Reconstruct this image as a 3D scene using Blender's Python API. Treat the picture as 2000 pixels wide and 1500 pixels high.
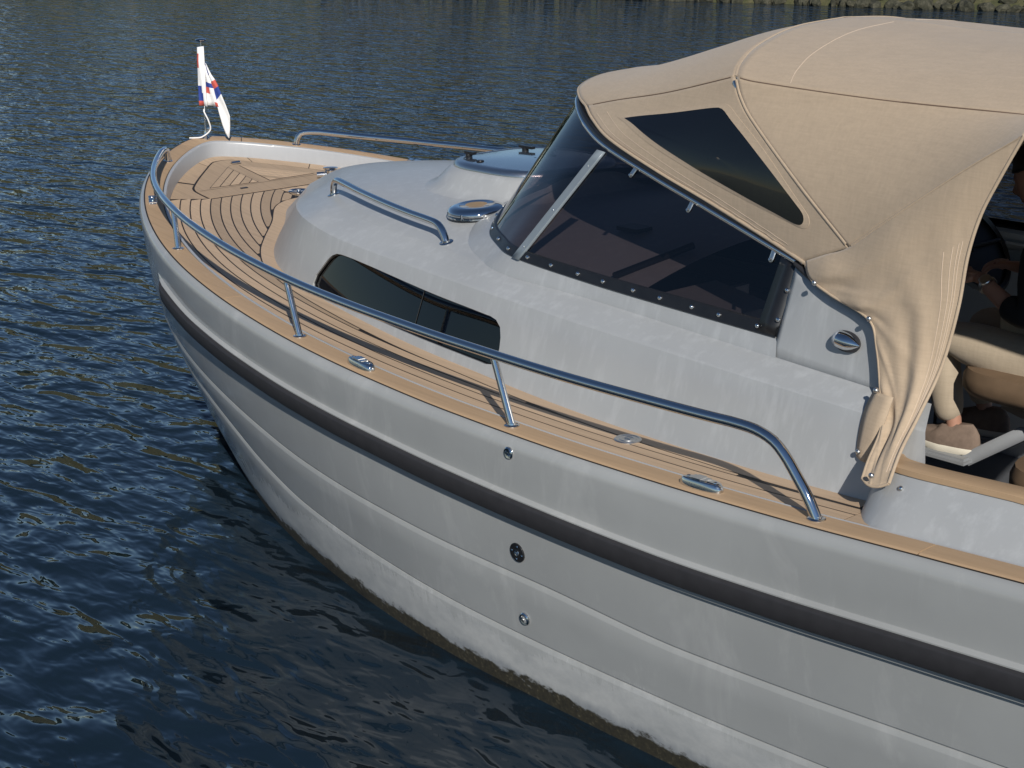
import bpy, bmesh, math, random
import numpy as np
from mathutils import Vector, Matrix
random.seed(7); rng = np.random.default_rng(7)
SC = bpy.context.scene
for o in list(bpy.data.objects): bpy.data.objects.remove(o)
COL = SC.collection
R = math.radians

# ------------------------------------------------------------------ camera
cam_d = bpy.data.cameras.new('camera'); cam = bpy.data.objects.new('camera', cam_d); COL.objects.link(cam); SC.camera = cam
CAM = Vector((8.354, -5.214, 2.824)); YAW, PIT, ROLL = .83146, .29089, -.00528
dv = Vector((-math.sin(YAW)*math.cos(PIT), math.cos(YAW)*math.cos(PIT), -math.sin(PIT)))
rv = dv.cross(Vector((0, 0, 1))).normalized(); uv = rv.cross(dv)
rv, uv = rv*math.cos(ROLL)+uv*math.sin(ROLL), uv*math.cos(ROLL)-rv*math.sin(ROLL)
cam.matrix_world = Matrix(((rv.x, uv.x, -dv.x, CAM.x), (rv.y, uv.y, -dv.y, CAM.y), (rv.z, uv.z, -dv.z, CAM.z), (0, 0, 0, 1)))
cam_d.sensor_fit = 'HORIZONTAL'; cam_d.sensor_width = 36; cam_d.lens = 3301.1/2000*36; cam_d.clip_start = .05; cam_d.clip_end = 2000
# ------------------------------------------------------------------ light
SUN_EL, SUN_AZ = R(31.5), R(-35.5)
sd = Vector((math.cos(SUN_EL)*math.cos(SUN_AZ), math.cos(SUN_EL)*math.sin(SUN_AZ), math.sin(SUN_EL)))
W = bpy.data.worlds.new('World'); SC.world = W; W.use_nodes = True
nt = W.node_tree; sky = nt.nodes.new('ShaderNodeTexSky'); sky.sky_type = 'NISHITA'; sky.sun_disc = False
sky.sun_elevation = SUN_EL; sky.sun_rotation = math.atan2(sd.x, sd.y); sky.air_density = 1.0; sky.dust_density = 0; sky.ozone_density = 3.5; sky.altitude = 1200
nt.links.new(sky.outputs[0], nt.nodes['Background'].inputs[0]); nt.nodes['Background'].inputs[1].default_value = .064
sl = bpy.data.lights.new('sun', 'SUN'); sl.energy = 3.7; sl.angle = R(.5); sl.color = (1, .955, .89)
so = bpy.data.objects.new('sun', sl); COL.objects.link(so); so.rotation_euler = sd.to_track_quat('Z', 'Y').to_euler(); so.location = (20, -15, 20)
SC.view_settings.view_transform = 'Standard'; SC.view_settings.look = 'None'; SC.view_settings.gamma = 1; SC.view_settings.exposure = .2
SC.view_settings.use_curve_mapping = False
SC.render.engine = 'CYCLES'; SC.render.resolution_x = 1024; SC.render.resolution_y = 768

# ------------------------------------------------------------------ materials
class NT:
    def __init__(s, name):
        s.m = bpy.data.materials.new(name); s.m.use_nodes = True; s.t = s.m.node_tree; s.n = s.t.nodes; s.b = s.n['Principled BSDF']
    def add(s, ty, **kw):
        n = s.n.new(ty)
        for k, v in kw.items():
            if hasattr(n, k): setattr(n, k, v)
            else: n.inputs[k.replace('_', ' ')].default_value = v
        return n
    def l(s, a, b): s.t.links.new(a, b)
    def pos(s, scale=(1, 1, 1), obj=False):
        g = s.add('ShaderNodeTexCoord').outputs['Object'] if obj else s.add('ShaderNodeNewGeometry').outputs['Position']
        m = s.add('ShaderNodeMapping'); m.inputs['Scale'].default_value = scale; s.l(g, m.inputs[0]); return m.outputs[0]
    def noise(s, vec, scale, detail=4, rough=.55, dist=0):
        n = s.add('ShaderNodeTexNoise'); n.inputs['Scale'].default_value = scale; n.inputs['Detail'].default_value = detail
        n.inputs['Roughness'].default_value = rough; n.inputs['Distortion'].default_value = dist; s.l(vec, n.inputs['Vector']); return n.outputs['Fac']
    def ramp(s, fac, stops):
        r = s.add('ShaderNodeValToRGB'); e = r.color_ramp.elements
        while len(e) < len(stops): e.new(.5)
        for i, (p, c) in enumerate(stops): e[i].position = p; e[i].color = (*c, 1) if len(c) == 3 else c
        s.l(fac, r.inputs[0]); return r.outputs[0]
    def mix(s, fac, a, b, mode='MIX'):
        n = s.add('ShaderNodeMix', data_type='RGBA', blend_type=mode)
        for v, i in ((fac, 0), (a, 6), (b, 7)):
            if isinstance(v, (int, float)): n.inputs[i].default_value = v
            elif isinstance(v, tuple): n.inputs[i].default_value = (*v, 1)
            else: s.l(v, n.inputs[i])
        return n.outputs[2]
    def math(s, op, a, b=0, clamp=False):
        n = s.add('ShaderNodeMath', operation=op); n.use_clamp = clamp
        for v, i in ((a, 0), (b, 1)):
            if isinstance(v, (int, float)): n.inputs[i].default_value = v
            else: s.l(v, n.inputs[i])
        return n.outputs[0]
    def bump(s, h, strength=.2, dist=.01):
        n = s.add('ShaderNodeBump'); n.inputs['Strength'].default_value = strength; n.inputs['Distance'].default_value = dist
        s.l(h, n.inputs['Height']); s.l(n.outputs[0], s.b.inputs['Normal']); return n
    def set(s, color=None, rough=None, metal=None, **kw):
        if color is not None:
            if isinstance(color, tuple): s.b.inputs['Base Color'].default_value = (*color, 1)
            else: s.l(color, s.b.inputs['Base Color'])
        if rough is not None:
            if isinstance(rough, (int, float)): s.b.inputs['Roughness'].default_value = rough
            else: s.l(rough, s.b.inputs['Roughness'])
        if metal is not None: s.b.inputs['Metallic'].default_value = metal
        for k, v in kw.items(): s.b.inputs[k.replace('_', ' ')].default_value = v
        return s.m
M = {}
def simple(name, color, rough=.5, metal=0, var=.08, scale=8, **kw):
    k = NT(name); n = k.noise(k.pos(), scale, 4)
    lo = tuple(c*(1-var) for c in color); hi = tuple(min(1, c*(1+var)) for c in color)
    M[name] = k.set(k.ramp(n, [(.3, lo), (.7, hi)]), rough, metal, **kw); return M[name]
GEL = (.335, .342, .334)
def gelcoat(name, base, streak=.5):
    k = NT(name)
    a = k.noise(k.pos((1, 1, 1)), 1.6, 5, .6); s1 = k.noise(k.pos((22, 22, 1.1)), 1.0, 4, .65); f = k.noise(k.pos(), 55, 2)
    c1 = k.ramp(a, [(.25, tuple(c*.92 for c in base)), (.5, base), (.75, tuple(c*1.08 for c in base))])
    c2 = k.mix(k.math('MULTIPLY', k.math('SUBTRACT', s1, .5, True), streak*2.6, True), c1, tuple(min(1, c*1.45) for c in base))
    k.bump(k.noise(k.pos(), 3.5, 3, .5), .05, .02)
    rr = k.math('ADD', k.math('MULTIPLY', f, .12), .26)
    M[name] = k.set(c2, rr); return M[name]
gelcoat('deck_gelcoat', (.375, .384, .384), .55); gelcoat('liner_gelcoat', (.30, .31, .315), .3); gelcoat('light_gelcoat', (.37, .375, .38), .2)
# hull gelcoat: chalky scrub marks and a weed line just above the water
k = NT('hull_gelcoat')
sep = k.add('ShaderNodeSeparateXYZ'); k.l(k.add('ShaderNodeNewGeometry').outputs['Position'], sep.inputs[0]); zc = sep.outputs[2]
a = k.noise(k.pos((1, 1, 1)), 1.3, 5, .6)
col = k.ramp(a, [(.25, tuple(c*.90 for c in GEL)), (.75, tuple(c*1.09 for c in GEL))])
pat = k.noise(k.pos((1.6, 1.6, .55)), 3.2, 5, .68, .5); col = k.mix(k.math('MULTIPLY', k.math('SUBTRACT', pat, .54, True), 1.5, True), col, (.56, .555, .54))
st = k.noise(k.pos((26, 26, 2.0)), 1.0, 5, .7); blot = k.noise(k.pos((1.2, 1.2, 2.2)), 1.6, 5, .65)
edge = k.math('ADD', k.math('MULTIPLY', blot, .34), k.math('MULTIPLY', st, .16))            # ragged upper limit of the chalk
chalk = k.math('MULTIPLY', k.math('SUBTRACT', edge, zc), 14, True)
chalkc = k.ramp(k.noise(k.pos((5, 5, 9)), 1.4, 5, .7), [(.3, (.36, .37, .37)), (.7, (.55, .55, .53))])
col = k.mix(k.math('MULTIPLY', chalk, .65), col, chalkc)
dk = k.math('MULTIPLY', k.math('SUBTRACT', k.math('ADD', k.math('MULTIPLY', blot, .10), k.math('MULTIPLY', st, .06)), k.math('SUBTRACT', zc, .02)), 30, True)
col = k.mix(k.math('MULTIPLY', dk, .55), col, (.17, .19, .215))
weed = k.math('MULTIPLY', k.math('SUBTRACT', k.math('ADD', k.math('MULTIPLY', k.noise(k.pos((4, 4, 9)), 2.2, 6, .7), .14), .004), zc), 60, True)
weedc = k.ramp(k.noise(k.pos(), 60, 4, .7), [(.3, (.010, .009, .005)), (.58, (.028, .024, .012)), (.76, (.13, .115, .075))])
col = k.mix(weed, col, weedc)
k.bump(k.noise(k.pos(), 2.5, 3, .5), .06, .03)
M['hull_gelcoat'] = k.set(col, k.math('ADD', k.math('MULTIPLY', weed, .5), k.math('ADD', k.math('MULTIPLY', chalk, .25), .15)))
# teak
def teak(name, base, amt=1.0):
    k = NT(name); oi = k.add('ShaderNodeObjectInfo')
    g = k.noise(k.pos((2.2, 70, 20)), 1.0, 5, .65, .4); w = k.noise(k.pos((1, 1, 1)), 3, 4, .6)
    c = k.ramp(g, [(.25, tuple(v*(1-.26*amt) for v in base)), (.5, base), (.78, tuple(v*(1+.14*amt) for v in base))])
    c = k.mix(k.math('MULTIPLY', w, .45), c, tuple(v*u for v, u in zip(base, (.88, .93, 1.04))))
    hv = k.add('ShaderNodeHueSaturation'); k.l(c, hv.inputs['Color']); k.l(k.math('ADD', k.math('MULTIPLY', oi.outputs['Random'], .34), .83), hv.inputs['Value'])
    k.bump(g, .15, .002)
    M[name] = k.set(hv.outputs[0], .62)
teak('teak', (.47, .335, .215)); teak('teak_cap', (.49, .33, .19), .7)
simple('caulk', (.018, .014, .012), .6, 0, .2, 40)
simple('rubber', (.026, .025, .027), .62, 0, .14, 24); simple('rubber_strip', (.10, .10, .105), .5, 0, .2, 14)
k = NT('chrome'); M['chrome'] = k.set((.66, .66, .655), k.math('ADD', k.math('MULTIPLY', k.noise(k.pos(), 30, 3), .05), .02), 1.0)
k = NT('brushed_steel'); M['brushed_steel'] = k.set((.62, .62, .61), k.math('ADD', k.math('MULTIPLY', k.noise(k.pos(), 120, 3), .2), .22), 1.0)
simple('black_plastic', (.012, .012, .013), .35, 0, .2, 20)
simple('mullion_grey', (.20, .235, .26), .4, 0, .06, 10)
simple('white_plastic', (.74, .74, .72), .4, 0, .05, 10); simple('white_cloth', (.80, .79, .77), .8, 0, .04, 12)
simple('red_cloth', (.56, .10, .075), .8, 0, .1, 30); simple('blue_cloth', (.025, .055, .26), .8, 0, .1, 30)
simple('cushion_brown', (.16, .105, .062), .7, 0, .1, 20); simple('grey_plastic', (.26, .27, .28), .45, 0, .08, 12); simple('dark_liner', (.10, .105, .115), .5, 0, .1, 6)
simple('wood_gold', (.34, .22, .10), .4, 0, .15, 40)
k = NT('clear_lens'); M['clear_lens'] = k.set(k.ramp(k.noise(k.pos(), 160, 3), [(.35, (.16, .18, .21)), (.65, (.62, .64, .66))]), .06, 0, IOR=1.5)
simple('skin', (.42, .225, .155), .5, 0, .06, 20); simple('hair', (.012, .009, .007), .55, 0, .3, 60); simple('black_shirt', (.008, .008, .009), .85, 0, .2, 30)
simple('suede', (.20, .145, .11), .9, 0, .14, 50); simple('sole_white', (.68, .63, .52), .6, 0, .05, 20); simple('dial_blue', (.02, .04, .12), .25, 0, .1, 40)
def fabric(name, base, wv=420, rough=.85):
    k = NT(name)
    a = k.noise(k.pos((1, 1, 1)), 2.2, 5, .6); th = k.noise(k.pos((14, 14, 190)), 1.0, 3, .6); th2 = k.noise(k.pos((90, 90, 10)), 1.0, 3, .6)
    c = k.ramp(a, [(.25, tuple(v*.94 for v in base)), (.75, tuple(v*1.05 for v in base))])
    c = k.mix(k.math('MULTIPLY', k.math('SUBTRACT', k.math('ADD', th, th2), .55), .55, True), c, tuple(v*.62 for v in base))
    k.bump(k.math('ADD', k.noise(k.pos(), wv, 2), k.math('MULTIPLY', k.noise(k.pos((4, 4, 2.5)), 2.6, 4, .6), 3)), .25, .003)
    M[name] = k.set(c, rough, Sheen_Weight=.15)
fabric('canvas', (.495, .38, .262)); fabric('canvas_lining', (.38, .28, .20)); fabric('trousers', (.47, .385, .28), 300)
simple('seam_thread', (.62, .50, .38), .8, 0, .05, 30); simple('seam_dark', (.16, .105, .07), .85, 0, .1, 30)
def glass(name, tint, gloss=(1, 1, 1), ior=1.5, rough=.02):
    k = NT(name); k.n.remove(k.b); out = k.n['Material Output']
    tr = k.add('ShaderNodeBsdfTransparent'); tr.inputs[0].default_value = (*tint, 1); gl = k.add('ShaderNodeBsdfGlossy'); gl.inputs['Roughness'].default_value = rough
    gl.inputs['Color'].default_value = (*gloss, 1)
    fr = k.add('ShaderNodeFresnel'); bf_ = k.add('ShaderNodeNewGeometry').outputs['Backfacing']; k.l(k.math('ADD', k.math('MULTIPLY', bf_, 1/ior-ior), ior), fr.inputs[0]); mx = k.add('ShaderNodeMixShader'); k.l(fr.outputs[0], mx.inputs[0]); k.l(tr.outputs[0], mx.inputs[1]); k.l(gl.outputs[0], mx.inputs[2])
    k.l(mx.outputs[0], out.inputs[0]); M[name] = k.m
glass('tinted_glass', (.34, .30, .305)); glass('hood_vinyl', (.10, .11, .13), (1, 1, 1), 1.5, .04); glass('dark_pane', (.02, .02, .022))
k = NT('hatch_acrylic'); M['hatch_acrylic'] = k.set((.05, .06, .075), .12, 0, IOR=1.6, Coat_Weight=.6, Coat_Roughness=.05)
# ------------------------------------------------------------------ mesh helpers
class MB:
    def __init__(s): s.v = []; s.f = []; s.mi = []
    def add(s, verts, faces, mi=0):
        o = len(s.v); s.v += [tuple(map(float, p)) for p in verts]
        for f in faces: s.f.append(tuple(i+o for i in f)); s.mi.append(mi)
        return o
    def grid(s, G, close_u=False, close_v=False, mi=0):
        G = np.asarray(G, float); n, m = G.shape[:2]; F = []
        for i in range(n if close_u else n-1):
            for j in range(m if close_v else m-1):
                F.append((i*m+j, i*m+(j+1) % m, ((i+1) % n)*m+(j+1) % m, ((i+1) % n)*m+j))
        return s.add(G.reshape(-1, 3), F, mi)
    def box(s, c, h, rot=None, mi=0):
        V = []
        for x in (-1, 1):
            for y in (-1, 1):
                for z in (-1, 1): V.append(Vector((x*h[0], y*h[1], z*h[2])))
        if rot is not None: V = [rot @ p for p in V]
        s.add([(p.x+c[0], p.y+c[1], p.z+c[2]) for p in V], [(0, 1, 3, 2), (4, 6, 7, 5), (0, 4, 5, 1), (2, 3, 7, 6), (0, 2, 6, 4), (1, 5, 7, 3)], mi)
    def tube(s, pts, r, seg=12, cap=True, mi=0, up=(0, 0, 1), ex=1.0):
        P = np.asarray(pts, float); n = len(P); rr = np.full(n, r) if np.isscalar(r) else np.asarray(r, float)
        T = np.gradient(P, axis=0); T /= np.linalg.norm(T, axis=1)[:, None]+1e-12
        u = np.cross(T[0], up)
        if np.linalg.norm(u) < 1e-3: u = np.cross(T[0], (1, 0, 0))
        u /= np.linalg.norm(u); G = []
        for i in range(n):
            u = u-T[i]*(u@T[i]); u /= np.linalg.norm(u); w = np.cross(T[i], u)
            a = np.linspace(0, 2*np.pi, seg, endpoint=False)
            G.append(P[i]+rr[i]*(np.cos(a)[:, None]*u+ex*np.sin(a)[:, None]*w))
        o = s.grid(G, close_v=True, mi=mi)
        if cap:
            s.f.append(tuple(o+j for j in range(seg))); s.mi.append(mi); s.f.append(tuple(o+(n-1)*seg+j for j in reversed(range(seg)))); s.mi.append(mi)
    def lathe(s, c, prof, seg=24, axis=(0, 0, 1), xdir=None, sx=1, sy=1, mi=0):
        ax = Vector(axis).normalized(); u = Vector(xdir) if xdir is not None else ax.orthogonal(); u = (u-ax*u.dot(ax)).normalized(); w = ax.cross(u); G = []
        for r, h in prof:
            G.append([tuple(Vector(c)+ax*h+u*(r*sx*math.cos(2*math.pi*j/seg))+w*(r*sy*math.sin(2*math.pi*j/seg))) for j in range(seg)])
        o = s.grid(G, close_v=True, mi=mi); m = len(prof)
        if prof[0][0] > 1e-5: s.f.append(tuple(o+j for j in reversed(range(seg)))); s.mi.append(mi)
        if prof[-1][0] > 1e-5: s.f.append(tuple(o+(m-1)*seg+j for j in range(seg))); s.mi.append(mi)
    def prism(s, poly, z0, z1, mi=0):     # poly: (x,y) list; z0,z1 numbers or functions of x
        fz = lambda z, x: z(x) if callable(z) else z
        n = len(poly); V = [(x, y, fz(z0, x)) for x, y in poly]+[(x, y, fz(z1, x)) for x, y in poly]
        ar = sum(poly[i][0]*poly[(i+1) % n][1]-poly[(i+1) % n][0]*poly[i][1] for i in range(n))
        F = [tuple(range(n, 2*n))]+[(i, (i+1) % n, n+(i+1) % n, n+i) for i in range(n)]
        if ar < 0: F = [tuple(reversed(f)) for f in F]
        s.add(V, F, mi)
    def build(s, name, mats, parent=None, smooth=40, solid=0, offset=0, weld=True):
        me = bpy.data.meshes.new(name); me.from_pydata(s.v, [], s.f); me.update()
        mats = mats if isinstance(mats, (list, tuple)) else [mats]
        for m in mats: me.materials.append(M[m])
        if len(mats) > 1: me.polygons.foreach_set('material_index', s.mi)
        if weld:
            bm = bmesh.new(); bm.from_mesh(me); bmesh.ops.remove_doubles(bm, verts=bm.verts, dist=1e-5)
            bmesh.ops.recalc_face_normals(bm, faces=bm.faces); bm.to_mesh(me); bm.free()
        if smooth:
            me.polygons.foreach_set('use_smooth', [True]*len(me.polygons)); me.set_sharp_from_angle(angle=R(smooth))
        o = bpy.data.objects.new(name, me); COL.objects.link(o); par(o, parent)
        if solid:
            md = o.modifiers.new('solid', 'SOLIDIFY'); md.thickness = solid; md.offset = offset
        return o
def par(o, p):
    if p is not None:
        o.parent = p; o.matrix_parent_inverse = Matrix.Translation(-p.location)      # every location is given in world space
def empty(name, loc, parent=None):
    o = bpy.data.objects.new(name, None); COL.objects.link(o); o.location = loc; o.empty_display_size = .1
    if parent is not None: par(o, parent); 
    return o
def tag(o, label=None, cat=None, group=None, kind=None):
    for kk, v in (('label', label), ('category', cat), ('group', group), ('kind', kind)):
        if v: o[kk] = v
    return o
def spl(xs, ys):                       # smooth cubic interpolation of a table
    xs = np.asarray(xs, float); ys = np.asarray(ys, float); h = np.diff(xs); dl = np.diff(ys)/h; m = np.zeros(len(xs)); m[0] = dl[0]; m[-1] = dl[-1]
    for i in range(1, len(xs)-1):
        m[i] = 0 if dl[i-1]*dl[i] <= 0 else (h[i-1]+h[i])/(h[i-1]/dl[i]+h[i]/dl[i-1]) if True else 0
    def f(x):
        x = np.clip(np.asarray(x, float), xs[0], xs[-1]); i = np.clip(np.searchsorted(xs, x)-1, 0, len(xs)-2); t = (x-xs[i])/h[i]
        return (2*t**3-3*t**2+1)*ys[i]+(t**3-2*t**2+t)*h[i]*m[i]+(-2*t**3+3*t**2)*ys[i+1]+(t**3-t**2)*h[i]*m[i+1]
    return f
def cat(P, n):                         # smooth curve through points, n samples at even chord length
    P = np.asarray(P, float); d = np.r_[0, np.cumsum(np.linalg.norm(np.diff(P, axis=0), axis=1)**.5)]; out = []
    m = np.zeros_like(P); m[1:-1] = (P[2:]-P[:-2])/(d[2:]-d[:-2])[:, None]; m[0] = (P[1]-P[0])/(d[1]-d[0]); m[-1] = (P[-1]-P[-2])/(d[-1]-d[-2])
    u = np.linspace(0, d[-1], n*6); i = np.clip(np.searchsorted(d, u)-1, 0, len(P)-2); h = (d[i+1]-d[i])[:, None]; t = ((u-d[i])[:, None])/h
    Q = (2*t**3-3*t**2+1)*P[i]+(t**3-2*t**2+t)*h*m[i]+(-2*t**3+3*t**2)*P[i+1]+(t**3-t**2)*h*m[i+1]
    s = np.r_[0, np.cumsum(np.linalg.norm(np.diff(Q, axis=0), axis=1))]; e = np.linspace(0, s[-1], n)
    return np.stack([np.interp(e, s, Q[:, k]) for k in range(P.shape[1])], -1)
def mir(P): P = np.array(P, float); P[..., 1] *= -1; return P

# ------------------------------------------------------------------ boat lines (x aft from the bow, y to starboard, z up from the water)
XT = [0, .02, .05, .1, .2, .3, .45, .6, .8, 1, 1.25, 1.5, 1.75, 2, 2.5, 3, 3.5, 4, 4.5, 5, 5.5, 6, 6.5, 7.5, 8.6]
BT = [0, .074, .135, .216, .348, .458, .598, .717, .851, .963, 1.08, 1.177, 1.256, 1.32, 1.416, 1.478, 1.516, 1.536, 1.544, 1.545, 1.543, 1.54, 1.535, 1.51, 1.46]
ZT = [1.412, 1.408, 1.403, 1.394, 1.377, 1.359, 1.335, 1.311, 1.28, 1.251, 1.218, 1.187, 1.158, 1.132, 1.088, 1.053, 1.03, 1.016, 1.012, 1.019, 1.036, 1.064, 1.09, 1.115, 1.13]
bf = spl(np.sqrt(XT), BT); zs = spl(XT, ZT)
def b(x): return bf(np.sqrt(np.maximum(x, 0)))
dd = spl([0, 1.0, 1.7, 2.4, 3.2, 5.7, 8.6], [.08, .076, .050, .026, .012, .004, .004])
def zd(x): return zs(x)-dd(x)
SX = np.r_[np.linspace(0, 1, 46)**2, np.linspace(1, 8.6, 110)[1:]]
PL = np.stack([SX, b(SX)], -1); TG = np.gradient(PL, axis=0); TG[0] = (0, 1); TG /= np.linalg.norm(TG, axis=1)[:, None]; NI = np.stack([TG[:, 1], -TG[:, 0]], -1)
def offc(d):                           # plan curve at distance d inboard of the cap's outer edge (d<0 outboard), half side y>=0
    P = PL+np.reshape(d, (-1, 1))*NI; P[:, 1] = np.maximum(P[:, 1], 0); return P
def offy(d):
    P = PL+d*NI; kx = P[:, 1] > -.02; P = P[kx]; return lambda x: np.interp(x, P[:, 0], P[:, 1])
def roundbow(r_, sg, z):               # ease the inner curve where the two sides meet at the stem
    n0 = len(SX)-1; L = np.r_[0, np.cumsum(np.linalg.norm(np.diff(r_[:, :2], axis=0), axis=1))]; L -= L[n0]
    u = np.arange(-1.6, 1.6, .004); P = np.stack([np.interp(u, L, r_[:, k]) for k in (0, 1)], -1); out = r_.copy()
    ci = np.argmin(abs(L[None]-0)); 
    for i in range(len(r_)):
        if abs(L[i]) < .9:
            s0 = sg*min(1, max(0, (.9-abs(L[i]))/.4)); w = np.exp(-.5*((u-L[i])/max(s0, .002))**2); out[i, :2] = (w[:, None]*P).sum(0)/w.sum()
    out[:, 2] = z(np.maximum(out[:, 0], 0)) if callable(z) else float(z); return out
def ring3(d, z):                       # both sides, near aft -> bow -> far aft
    P = offc(d); q = np.stack([P[:, 0], -P[:, 1], z(P[:, 0]) if callable(z) else np.full(len(P), float(z))], -1); r_ = np.concatenate([q[::-1], mir(q)[1:]])
    dm = float(np.max(d))
    if dm > .02: r_ = roundbow(r_, .25*dm+.02, z)
    return r_
boat = empty('motor_yacht', (4.3, 0, 0))
tag(boat, 'grey motor yacht with teak side decks and a beige canvas hood', 'boat')

# ------------------------------------------------------------------ hull
bwf = spl([.36, .42, .6, .99, 1.46, 1.9, 2.41, 2.93, 3.39, 3.76, 4.08, 4.5, 5.1, 6.5, 8.6], [0, .14, .33, .58, .80, .99, 1.17, 1.30, 1.385, 1.43, 1.448, 1.452, 1.45, 1.44, 1.36])
rt = spl([0, 1.6, 2, 3.5, 4.4, 5.2, 8.6], [.160, .176, .193, .193, .208, .224, .222])
k1 = spl([0, 2.3, 2.9, 3.7, 4.4, 5.1, 6, 8.6], [.50, .518, .532, .525, .522, .552, .55, .55])
k2 = spl([0, 1.2, 2.1, 2.4, 2.8, 3.6, 4.5, 5.3, 8.6], [.58, .63, .70, .742, .772, .766, .77, .775, .775])
def bulge_e(T, x):                     # how far the section has closed from the gunwale to the waterline; full topsides and a hollow entry at the bow
    if T >= 1: return 1+.35*(T-1)
    w = min(1, max(0, (x-.9)/1.9)); w = w*w*(3-2*w); eb = .4*T if T < .25 else .1+.9*((T-.25)/.75)**1.25
    return eb*(1-w)+T**1.3*w
def hullpt(i, d, o):
    x = SX[i]; Tq = min(max(d/float(zs(x)), 0), 1.6); e = bulge_e(Tq, x)
    top = PL[i]-.035*NI[i]; xw = x+.36*max(0, 1-x/2.2); low = np.array([xw, float(bwf(xw))*(1 if Tq <= 1 else 1-.5*(Tq-1))])
    q = top*(1-min(e, 1))+low*min(e, 1)-NI[i]*o; return (q[0], max(q[1], 0) if i else 0, float(zs(x))-d)
def hullprof(x):
    a, c1, c2, z = float(rt(x)), float(k1(x)), float(k2(x)), float(zs(x)); rb = a+.093
    lg = min(1, max(0, (x-1.42)/.10))
    pr = [(.046*(1-math.cos(t)), -.039+.039*math.sin(t)) for t in np.linspace(0, math.pi/2, 8)]
    pr += [(a*.6, 0), (a-.012, 0), (a-.009, 0), (a-.003, .013*lg), (a-.001, .016*lg), (a, .018*lg), (rb-.004, .018*lg), (rb+.006, .016*lg), (rb+.010, 0), (rb+.014, 0), ((rb+c1)/2, .001)]
    for c in (c1, c2): pr += [(c-.007, -.003), (c-.005, -.010), (c-.001, -.010), (c+.0015, -.003), (c+.017, .0030), (c+.0185, .0034), (c+.10, .002)]
    return pr+[((c2+.11+z)/2, .003), (z, 0), (z+.2, 0), (z+.45, 0)]
mb = MB(); G = [[hullpt(i, *q) for q in hullprof(SX[i])] for i in range(len(SX))]
mb.grid(G); mb.grid(mir(G)); n = len(G[0])
tr = [G[-1][j] for j in range(n)]; mb.add(tr+[tuple(p) for p in mir(tr)], [(j, j+1, n+j+1, n+j) for j in range(n-1)])
hull = mb.build('hull', 'hull_gelcoat', boat, 19)
# rub rail
mb = MB(); prof = [(.003, .012), (.0045, .030), (.007, .0355), (.012, .038), (.042, .039), (.070, .038), (.075, .035), (.078, .029), (.080, .014)]
iq = [i for i in range(len(SX)) if SX[i] > 1.44]
G = np.array([[hullpt(i, float(rt(SX[i]))+.001+u, .008+(o-.008)*min(1, .25+(max(0, j)/2.2)**.5)) for u, o in prof] for j, i in enumerate(iq)])
for s_ in (-1, 1):
    mb = MB(); o = mb.grid(G*np.array((1, s_, 1.0))); mb.f.append(tuple(range(o, o+len(prof)))); mb.mi.append(0); mb.build('rub_rail', 'rubber', hull, 60)
# skin fittings on the topside (1 vent with boss, 2 exhaust flange, 3 drain ring)
def hull_at(x, d):
    i = int(np.argmin(abs(SX-x))); p = Vector(hullpt(i, d, 0)); q = Vector(hullpt(i, d+.03, 0)); r = Vector(hullpt(i+1, d, 0)); nn = (r-p).cross(q-p).normalized()
    if nn.y < 0: nn = -nn
    p.y *= -1; nn.y *= -1; return p, nn
for x, d, kind in ((4.38, .052, 0), (4.36, .425, 1), (4.37, .685, 2)):
    p, nn = hull_at(x, d); mb = MB()
    if kind == 0:
        mb.lathe(p, [(.022, -.004), (.022, .004), (.018, .008), (.012, .006), (.011, .001), (.006, .001), (.005, .008), (0, .009)], 20, nn); nm = 'breather_fitting'; mt = ['chrome']
    elif kind == 1:
        mb.lathe(p, [(.036, -.004), (.036, .004), (.034, .006), (.012, .006), (.010, -.004), (0, -.006)], 24, nn, mi=0); uu = nn.orthogonal().normalized(); ww = nn.cross(uu)
        for q in range(4):
            a = q*math.pi/2+.6; mb.lathe(p+(uu*math.cos(a)+ww*math.sin(a))*.025+nn*.006, [(.005, 0), (.004, .002), (0, .003)], 8, nn, mi=1)
        nm = 'exhaust_flange'; mt = ['black_plastic', 'chrome']
        mb.lathe(p+nn*.004, [(.013, 0), (.011, .005), (.008, .004), (.007, -.002)], 16, nn, mi=1)
    else: mb.lathe(p, [(.024, -.004), (.024, .006), (.020, .010), (.015, .008), (.013, -.006), (0, -.010)], 22, nn); nm = 'drain_fitting'; mt = ['chrome']
    mb.build(nm, mt, hull, 40)
# ------------------------------------------------------------------ gunwale: caulk, teak cap pieces, bulwark
CW = .092
mb = MB(); mb.grid(np.stack([ring3(-.004, lambda x: zs(x)-.006), ring3(-.004, lambda x: zs(x)+.0005), ring3(CW+.003, lambda x: zs(x)+.0012), ring3(CW+.004, lambda x: zs(x)-.012)], 1))
mb.build('cap_caulking', 'caulk', hull, 30)
cap = empty('gunwale_cap', (0, 0, 1.4), boat)
A_, B_, C_, D_ = ring3(.003, lambda x: zs(x)-.004), ring3(.006, lambda x: zs(x)+.0045), ring3(CW-.003, lambda x: zs(x)+.0062), ring3(CW, lambda x: zs(x)-.004)
RG = np.stack([A_, ring3(.0025, lambda x: zs(x)+.001), B_, ring3(.013, lambda x: zs(x)+.0062), ring3(CW*.5, lambda x: zs(x)+.0068), C_, D_], 1)
ctr = RG[:, 3]; nn_ = len(SX); cuts = []
for sgn, xc in ((-1, 5.95), (-1, 2.35), (-1, .10), (1, .11), (1, 2.35), (1, 5.95)):
    c = [i for i in range(len(ctr)) if ctr[i, 1]*sgn >= 0]; cuts.append(min(c, key=lambda i: abs(ctr[i, 0]-xc)))
cuts = [0]+sorted(cuts)+[len(ctr)-1]
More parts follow.
